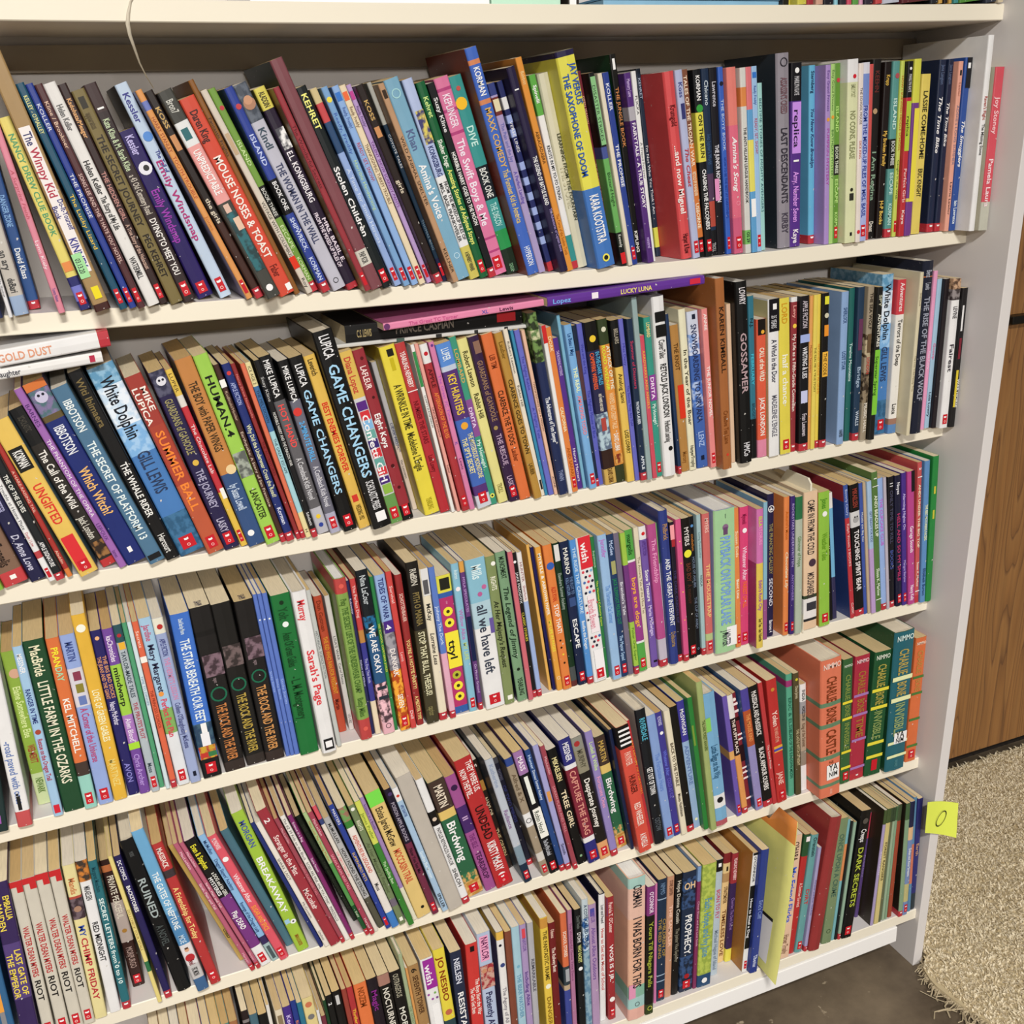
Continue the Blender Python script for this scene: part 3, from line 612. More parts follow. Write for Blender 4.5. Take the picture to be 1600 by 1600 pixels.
parse(1, """
@0 300 8
-45 1600 -870 -600 85|26305c|
115 1580 -560 -640 62|e8e8ea|t .7 .95 333 The Shadow
185 1560 -500 -520 150|c8c2b8|b .88 1 9cb4d4;t .6 .72 444 an ary;t .77 .86 333 deBari
370 1480 -290 -720 138|2c5a98/1c2a48 S|T .34 .52 8ab4e0 DANGER ZONE;t .64 .82 e8eef8 David Klass
@0 80 3.6375
335 1495 -75 340 52|e58ba0/241c1c|I .25 .55 b8485c A Surprise Finish;t .62 .78 fbe4e8 Lynn Kiely;t .87 .94 5a50a0 Tommy Nelson
458 1480 -20 390 55|eee070/d8cc88 s|b .82 1 2c3078;b .87 .95 7a80d8;t .08 .6 5aa070 NANCY DREW CLUE BOOK;q .74 .79 .1 .9 e09050|slim yellow paperback with green lettering beside the torn-paper kraft one, first shelf
545 1490 -95 20 118|b0905c/8a6a40|q .27 .84 .14 .82 e9e4e2;t .29 .34 2a2c68 The;t .35 .54 b03048 Wimpy Kid;t .55 .67 2c2c7c >Do-It-Yourself;t .57 .62 2c2c7c <Book;t .7 .82 3a3a90 KINNEY;q .76 .86 0 .62 a4dca0;t .78 .84 223 <03.13.20;q .9 .95 .32 .78 e8d820;b .97 1 4a2018|thick kraft-brown book with a torn white paper title strip, first full shelf
685 1475 80 195 48|0a5672 s|t .05 .21 f2ee9c KELLEY - O'MALLEY;T .36 .83 fccc40 The Lucky Lizard
740 1468 143 195 42|24409c s|t .06 .22 dfe4f4 KOLLER;T .38 .58 e8ecfa THE PROMISE;c .9 .4 .1 ccd
790 1468 195 198 44|5a3034 s|t .07 .27 e8c8b0 Kline / Brookner;T .38 .78 e4c4bc SONG LEE AND THE "I HATE YOU" NOTES
845 1457 243 195 60|eceae6|t .09 .2 666 Helen Keller;t .33 .48 222 Helen Keller;t .49 .64 333 The Story of My Life;t .77 .87 444 WATERMILL|white paperback with black print between maroon and dark brown ones, first full shelf
912 1445 327 198 48|3a2422/9c8268 s|t .06 .23 e0ac74 Kadohata/Meager;T .38 .6 c08c84 THE HIDDEN GIRL;t .62 .83 c8a898 A True Story of the Holocaust
975 1445 405 235 60|857644|q .03 .08 .25 .7 2a2410;t .1 .17 5a4c28 apparatus;T .2 .62 2c2414 THE SECRET JOURNEY;t .66 .87 241c10 PEG KEHRET
1050 1435 472 200 62|3c2e2e s|b 0 .12 4a3636;t .09 .12 fff 1;t .15 .38 c4d4b0 Kate Klise & M. Sarah Klise;t .4 .58 c8c0b4 a 43 Old Cemetery Road;T .6 .87 f0ece8 DYING TO MEET YOU
1130 1415 672 468 68|2a1668/1a1030 s|t .03 .14 c8c0f0 Kessler;c .22 .55 .4 e8e8f0;c .22 .6 .18 333;t .34 .66 a03cb0 Emily Windsnap|purple paperback with a white round picture, shorter than its light blue neighbour, first full shelf
1255 1410 650 200 84|c6daf2/3c3c40 s|t .04 .17 3a3c8c Kessler;c .235 .58 .38 5a90d4;t .3 .4 303a90 >The Tail of;t .32 .74 b03078 Emily Windsnap|light blue paperback with purple script and a blue mermaid disc, first full shelf
1405 1415 768 232 44|e8a050/a8a0c8 s|b .05 .09 7080c8;t .12 .28 a04818 HARRY STANLEY;T .3 .5 b85020 TOOTH TROUBLE;t .58 .66 c07030 Jones
1459 1412 815 242 56|2c201c S|t .07 .17 caa868 KOSS;q .2 .27 .15 .8 c89060;t .5 .62 d8ccb8 the girls;b .62 .95 4a2a20
1526 1417 895 245 82|4a4a44/2a2826|b .14 .25 e8eaea;b .25 .52 f0a4a0;t .04 .1 c8c8c0 Bron7;q .17 .22 .2 .7 2a6a70;T .27 .48 fdf0ee UNPREDICTABLE;q .53 .58 .3 .7 d8b8a8;q .57 .86 .2 .9 2a6870+1c3c40;q .6 .66 .5 .95 e0c0a8;c .95 .5 .25 f0f0f4
@350 60 3.81
340 1545 -268 375 78|e04824|t .06 .21 3a1410 Daren King;T .28 .8 fde8e0 MOUSE NOSES & TOAST;t .84 .9 7a2010 Faber;q .95 .985 .6 .95 f8f4f0
425 1530 -215 258 40|94601c/3a2418|t .1 .4 3c2008 Fantastic Frights
497 1525 -145 322 40|ddd3c2|q .2 .3 .2 .8 c0a888;T .53 .81 2a241c VOYAGE WITH COLUMBUS;q .81 .87 0 1 d8381c;t .92 .97 222 Roy
525 1515 -97 312 45|7ca83c S|c .09 .6 .3 c04048;t .2 .4 d8ecb0 ISLAND;b .46 .62 14160f;t .47 .61 e8e8e0 BOOK THREE;t .65 .78 dcecb8 ESCAPE;t .82 .94 dcecb8 KORMAN|green book three of the island trio between cream and blue spines, first full shelf
590 1520 0 305 58|2a46a4 S|c .09 .6 .3 c04048;t .2 .38 c0ccf0 ISLAND;b .43 .6 101218;t .44 .58 e8e8e8 BOOK ONE;T .62 .78 c8d4f4 SHIPWRECK;t .82 .94 c8d4f4 KORMAN
655 1510 50 292 80|c6c6d4/9a98a0|b 0 .17 5c6470+3c4450;c .09 .55 .42 b08468;c .075 .55 .3 c89878;t .2 .3 3c5060 Kindl;T .37 .76 3c4468 THE WOMAN IN THE WALL;r .955 .5 .2 222
742 1503 175 310 72|2a1a36|B 0 .1 e6da54;t .02 .09 443c20 ALADDIN;q .19 .29 .2 .95 f0f0f0+4c4c54;t .3 .55 eeeaf2 E.L. KONIGSBURG;T .6 .88 e8dce8 <FROM THE MIXED-UP FILES OF;t .62 .88 e8dce8 >MRS. BASIL E.;b .97 1 c02838
845 1510 292 302 36|a2303c/a88850 s|t .05 .6 5c0c18 The Wonderful Secrets
880 1505 272 140 66|884c54/1f3a36|b .82 .89 d8d4c8;t .83 .88 444 PAP KOR|tall dusty rose hardcover with a cream call label, first full shelf
950 1495 425 305 56|101c1e s|t .03 .2 f2ee88 KEHRET;T .38 .73 f4f4f0 Stolen Children
1020 1480 510 310 50|98b4e6 s|b 0 .07 dcc890;b .07 .16 d8484c;b .16 .31 28507c;t .36 .8 d4e0fa A Time for Small Heroes
1075 1480 577 300 34|7cacdc s|c .06 .5 .4 e8d850;t .12 .32 4060b0 Ready, Freddy;t .35 .6 c0dca8 Horrible Handwriting
1122 1475 640 294 34|90b8ec s|q .03 .07 .1 .8 3a78c8;t .1 .2 3858a0 Ready, Freddy!;T .27 .46 c04050 READY, SET, SNOW!
1167 1470 684 290 34|f2deba s|q .03 .07 .1 .8 e87040;t .1 .2 705030 Ready, Freddy!;T .28 .58 6a4a28 THANKSGIVING TURKEY TROUBLE
1212 1460 726 285 36|c2a2da s|q .03 .07 .1 .8 c04898;t .1 .2 604080 Ready, Freddy!;T .27 .6 7a3090 TALENT SHOW SCAREDY-PANTS
1257 1465 772 290 40|2c1e1a S|t .07 .17 caa868 KOSS;q .2 .25 .15 .8 c89060;t .46 .53 d8ccb8 girls
1307 1450 850 270 32|14344c s|b 0 .2 b4b4ac;T .24 .42 d8dce0 COYOTE TALES;t .66 .85 7890a0 THOMAS KING;b .88 1 1c2048
1345 1460 902 275 44|c49a72|q .03 .07 .2 .8 3a2a1a;T .25 .6 3a2a1c WILD ANIMAL SMELTER;t .82 .95 2a1c10 KELLNER
1378 1450 948 255 80|7eb4d0|r .07 .5 .3 a8d4d8;t .24 .34 5c6c94 Khan;T .41 .68 f2fafa Amina's Voice;r .88 .6 .2 c8e4f0
1470 1440 1060 255 64|b8c8ee|q .15 .31 .2 .98 d8c860+3c3a6c;t .32 .47 24306c KONIGSBURG;b .47 .83 f0f0f2;b .83 1 d8cc58;t .5 .8 444 >FROM THE MIXED-UP FILES OF;t .5 .8 444 <MRS. BASIL FRANKWEILER;t .86 .96 554 A NEWBERY WINNER|light blue and white paperback with a yellow foot, first full shelf
@640 50 4
445 1545 40 325 58|0f6a3c s|t .07 .17 cce890 Kehret;T .28 .42 eaf4e4 Shelter Dogs:;t .43 .82 e8ee80 Amazing Stories of Adopted Strays
502 1540 108 330 36|17171b S|t .07 .24 e0e0e0 Suzy Kline;T .34 .72 f0f0ec HORRIBLE HARRY GOES TO THE MOON
528 1530 150 300 78|e87aaa s|b .05 .065 c03c84;b .15 .165 c03c84;b .26 .275 c03c84;b .8 .812 c03c84;b .87 .882 c03c84;t .08 .24 fbe0ec KEPLINGER;T .3 .74 fbe4f0 The Swift Boys & Me
612 1520 240 290 76|30a09c/7cb0c8|c .13 .4 .42 f4c030;c .06 .5 .16 c05850;t .24 .34 c8ece4 DIVE;b .44 .61 14202a;t .45 .6 e0e4e0 BOOK ONE;t .63 .75 b8e4e0 THE DISCOV;b .77 .87 1fa054;b .87 1 1a3020;t .95 .99 88b890 SCHOLAS|teal and black undersea paperback with a gold starfish, first full shelf
745 1525 345 110 66|3a6ccc/8c3c2a|b .05 .07 e08c58;b .215 .235 e08c58;t .08 .2 eef2fc KORMAN;T .25 .51 d8b064 MAXX COMEDY;t .52 .76 d8c078 The Funniest Kid in America;t .87 .96 dce4f8 HYPERION
812 1510 487 330 40|b2a2d2|b 0 .06 34448c;b .07 .16 7c3030;q .08 .14 .1 .9 e0d4b0;t .2 .4 7878b8 The Pain and the Joy;t .45 .62 6c5cb0 A Perfect Landing
870 1500 545 315 44|26306e|B .08 .14 f0f0f4;b .17 .21 a4b8ee;b .24 .28 a4b8ee;t .2 .36 f0f0f8 VERSE LINES;b .41 .45 a4b8ee;b .49 .53 a4b8ee;b .57 .61 a4b8ee;b .65 .69 a4b8ee;b .73 .77 a4b8ee;b .81 .85 a4b8ee;b .95 1 c82838|blue checkered paperback next to the tall dark purple one, first full shelf
905 1510 602 215 66|2a2048/201838|t .08 .13 f0f0f4 1;T .42 .66 f4f4fa THE LEGEND OF BATTLE ISLAND;t .68 .9 a090c0 >The Adventures of Captain Stone
982 1500 660 165 36|ea9a20/c08018|t .06 .12 f8d8a0 Babbitt;T .33 .48 3c2408 ABRACADABRA;t .72 .92 a86010 The Curse of the Sunken Tomb
1020 1485 745 275 42|f2f2f0|b 0 .2 64b848;t .05 .14 f4fcf0 Spinelli;T .35 .63 1c2834 KNOTS IN MY YO-YO STRING;b .82 .96 2c9a98;b .96 1 c8283a
1055 1480 802 268 88|dcd8bc/a8a678 h|t .46 .68 c4c0a4 THE STONE;t .3 .75 444838 >LEARNING FROM THE FOUNTAIN
1148 1490 905 125 108|eae440/a8a030 h|b 0 .025 2a2450;B .62 1 3a7cca;t .06 .24 2a5cb0 >JAY VERSUS;T .1 .56 2a5cb0 <THE SAXOPHONE OF DOOM;t .65 .88 eef4fc KARA KOOTSTRA;c .955 .5 .2 e8e060;c .955 .5 .12 222
1262 1460 1047 250 28|7c2232|T .08 .3 e8c0a0 OPEN SEASON;t .42 .7 d0a890 THE TWISTED TALES
1305 1468 1092 262 48|161a18|q .02 .36 .15 .95 8cc088;b .37 .43 4858a0;b .43 .82 70b860;T .06 .34 182820 DISASTER STRIKES;T .5 .68 1a3c20 Blizzard Night;b .82 .9 1c241c;t .83 .9 e8e8e0 Kennedy;q .93 .99 .1 .9 d0282c
1360 1465 1175 262 24|eae0ca|
1392 1460 1205 260 36|26449c s|t .05 .19 dfe4f4 KOLLER;T .36 .58 e8ecfa THE PROMISE;c .9 .4 .1 ccd
1420 1445 1248 145 50|17150f/0c4826|q .02 .07 .3 .7 f4f4f0;T .15 .43 cc8a54 THE JUNGLE BOOK;t .84 .95 e8e4dc KIPLING
1465 1450 1325 260 38|5c2c84|t .03 .12 c8b0e0 Memory Lane;b .17 .24 b8b4bc;T .25 .7 f2ecf8 FAIRYTALE - A TRUE STORY;t .86 .92 c0a8dc minstrel
1512 1440 1385 250 28|efefed|T .1 .24 2c2c2c FLICKA;t .36 .55 6c6c70 A Friend Forever
1545 1402 1413 235 38|20344a/1a2838|B .84 .95 dce048;t .04 .16 b8c8dc KEHRET;T .36 .8 e8eef4 I'm Not Who You Think I Am
@940 50 4.2105
435 1510 335 265 94|e2494c/8c161a h|t .17 .28 6c1418 Krumgold;T .38 .75 fbe8e4 ...and now Miguel;t .86 .97 4c1014 Harper & Row
540 1500 430 255 64|b8c0e2 s|t .06 .14 444e8c Koss;q .17 .25 .3 .8 3a3c74;I .38 .62 b84450 The Cheat
608 1490 515 250 56|dc7c24 s|b 0 .38 8c563c;T .03 .5 f2dcc4 TALES OF THE TROJAN WAR;t .53 .66 f8e0c0 RETOLD BY KHANDURI;t .7 .84 fbe4c8 USBORNE;b .89 1 16120f
670 1485 600 250 48|14181c s|c .2 .5 .42 3c9c44;B .22 .48 e8e03c;t .03 .16 f0f0f0 KORMAN;T .23 .46 1c1c14 ON THE RUN;T .52 .85 f4f4f0 CHASING THE FALCONERS
720 1475 657 245 44|1c3452|t .06 .19 c8d4dc Chicano;t .34 .5 3c5c84 Into Jupiter's World;b .55 .7 5a4060;b .7 .84 c04c38;b .86 1 16181c;t .93 .98 aaa TROLL
767 1470 707 240 44|19171f|t .07 .2 c0c0c8 Lawrence;T .4 .71 e8e8f0 THE JUNIOR NOVELIZATION;q .58 .7 .0 .55 e098c4
825 1465 765 235 44|2a66ca s|c .085 .5 .36 1c2434;T .15 .45 c8dcf4 THE BOYS' BOOK;t .47 .8 20449c HOW TO BE THE BEST AT EVERYTHING
872 1465 823 238 74|e86a88 s|b 0 .3 ee8478;b .8 1 d85c84;I .36 .65 fdf0f2 Amina's Song;r .72 .6 .2 f0a0b4
950 1460 910 240 38|dcdcd6|b .1 .2 e89040;T .31 .72 242424 THE ANTI-VILLAIN LEAGUE HANDBOOK;b .87 .95 7cc464;t .88 .94 223 OS 29
993 1455 948 235 30|5ca8dc|b .38 .66 ece460;q .7 .8 .1 .9 f0f0f0;b 0 .22 e87880
1022 1450 986 230 34|a0c8f2 s|q .03 .06 .1 .8 3a78c8;t .1 .2 3858a0 Ready, Freddy!;t .27 .46 c04050 READY, SET, SNOW!|slim light blue paperback left of the slim teal one, first full shelf
1050 1440 1025 340 30|a4dad6|t .05 .8 2c5c6c BEDTIME STORIES OF MIGHTY AVENGERS
1168 1430 1155 145 66|9a949e/2c3640 h|r .045 .5 .28 2c2c34;t .12 .3 7c5c64 ASSASSIN'S CREED;T .37 .76 34303c LAST DESCENDANTS;t .81 .92 4c4654 KIRBY
1240 1420 1250 208 68|5c2c94|b 0 .2 15131b;c .04 .5 .2 f4f4f4;t .07 .17 c8c8cc MARILYN KAYE;q .205 .48 .1 .9 c894e8;T .23 .46 2a1c3c replica;t .5 .54 fff 1;t .58 .86 dca0f0 Amy, Number Seven;t .9 .98 f0e8f8 Kaye
@1220 30 4.2105
183 1482 190 308 54|62bce2/2a7c94 S|t .03 .15 1c2c4c Sternberg;I .23 .56 2c3c6c You Never Know Brooklyn
240 1490 245 305 44|b292d4|t .03 .25 604090 Easy Grand Princess;c .295 .5 .3 e0a040;t .34 .66 b048a8 PUMPKIN MYSTERY
283 1485 292 300 36|b2da7c|t .03 .25 507c34 Easy Grand Princess;c .285 .5 .34 e0a040;T .34 .64 44803c BIRTHDAY MYSTERY
320 1480 332 295 50|6a9e34 s|c .09 .6 .3 c04048;t .2 .4 b8e084 ISLAND;b .44 .61 12140d;t .45 .6 d8e0d0 BOOK THREE;t .63 .77 bce08c ESCAPE;t .82 .94 bce08c KORMAN|green island book three left of the cream white-topped one, first full shelf
370 1485 385 270 92|e4e8b8/c4c894|b 0 .12 f4f4f4;c .09 .6 .16 d02838;t .13 .2 a8ac84 EMILY POST;T .27 .53 8c9068 NO COINS, PLEASE;c .7 .5 .14 2c2c1c;q .72 .76 .3 .7 34342c;q .94 .96 .4 .6 14141c
462 1475 495 295 40|f2e4dc|T .13 .33 4c3c3c THE SCHOOL MOUSE;t .42 .52 c03c44 DICK KING;c .94 .5 .36 d0303c
503 1468 535 290 50|b0bcee s|b 0 .06 e0e0ec;b .06 .23 7c98dc;t .23 .86 2c4498 FROM THE MIXED-UP FILES OF MRS. BASIL|lavender blue paperback left of the black 'I Am Regina', first full shelf
550 1455 585 300 26|dc5450|
562 1450 612 268 62|201c1a|t .06 .18 6c3430 KEEHN;c .28 .4 .26 b89c78;T .5 .78 8ca890 I Am Regina;t .9 .96 e8e4d8 Dmoz
628 1445 690 285 52|20120f|t .07 .13 d8b454 Krapp;T .38 .58 e8c05c My Broken Family;t .78 .92 ecc860 H-P Books
684 1440 745 280 46|5ca29c/3c7c78 S|c .08 .6 .3 b05860;t .2 .38 cce8e0 ISLAND;b .43 .6 111614;t .44 .58 d8dcd8 BOOK THREE;t .62 .75 c4e4dc ESCAPE;t .8 .93 c4e4dc KORMAN|teal book of the island trio beside the dark brown one, first full shelf
733 1435 795 278 34|d0de58 s|T .08 .5 c84434 HOW I SURVIVED MIDDLE SCHOOL;t .55 .78 3c6c34 Caught in the Web
765 1435 838 280 48|ca2430|b 0 .2 15131b;c .04 .5 .2 f4f4f4;t .07 .17 c8c8cc MARILYN KAYE;q .22 .5 .08 .92 b8cc44;T .24 .48 2c3418 replica;t .6 .8 f4c0bc Perfect Girls;t .84 .93 f8dcd4 Kaye
812 1430 887 265 44|7c3c94|b 0 .24 e0e038;q .27 .8 .3 1 e8da50;b .78 .8 e8da50
858 1420 935 365 56|ecd65c|T .1 .52 33301c LASSIE COME-HOME;t .58 .76 38341c ERIC KNIGHT|shorter yellow paperback with dark print before a navy cover, first full shelf
965 1405 1055 270 48|1c2a4a/0c1c50 S|t .03 .14 5c6c8c Jane Langton;I .2 .53 f4f6fa The Time Bike
1018 1400 1115 268 48|1c2a4a/0c1c50 S|t .03 .14 5c6c8c Jane Langton;I .2 .53 f4f6fa The Time Bike
1072 1400 1180 280 38|f2aa92|q .05 .08 .3 .7 222;t .12 .2 a06050 Lawlor;T .25 .6 7c7c94 ADDIE'S LONG SUMMER;t .7 .9 3c2c2c Laurie Lawlor
1120 1395 1230 255 58|2052a4|q 0 .17 .25 1 16161e;q .03 .06 .4 .8 f0f0f0;I .35 .62 f0f4fc The Smugglers;t .82 .96 dce8fc Iain Lawrence
1232 1400 1345 108 34|f6f5f1/bab6ae|t .3 .42 b04c40 Raven's Flight;t .44 .6 444 The Missing Stone|tall white booklet with grey side, last but one on the first full shelf
1318 1395 1433 318 56|dc4a5c/bab69e|b .82 1 c4c4b4;t .18 .4 f8c8cc Joy Stoney;T .55 .85 fbdce0 Pamela Laura
""")
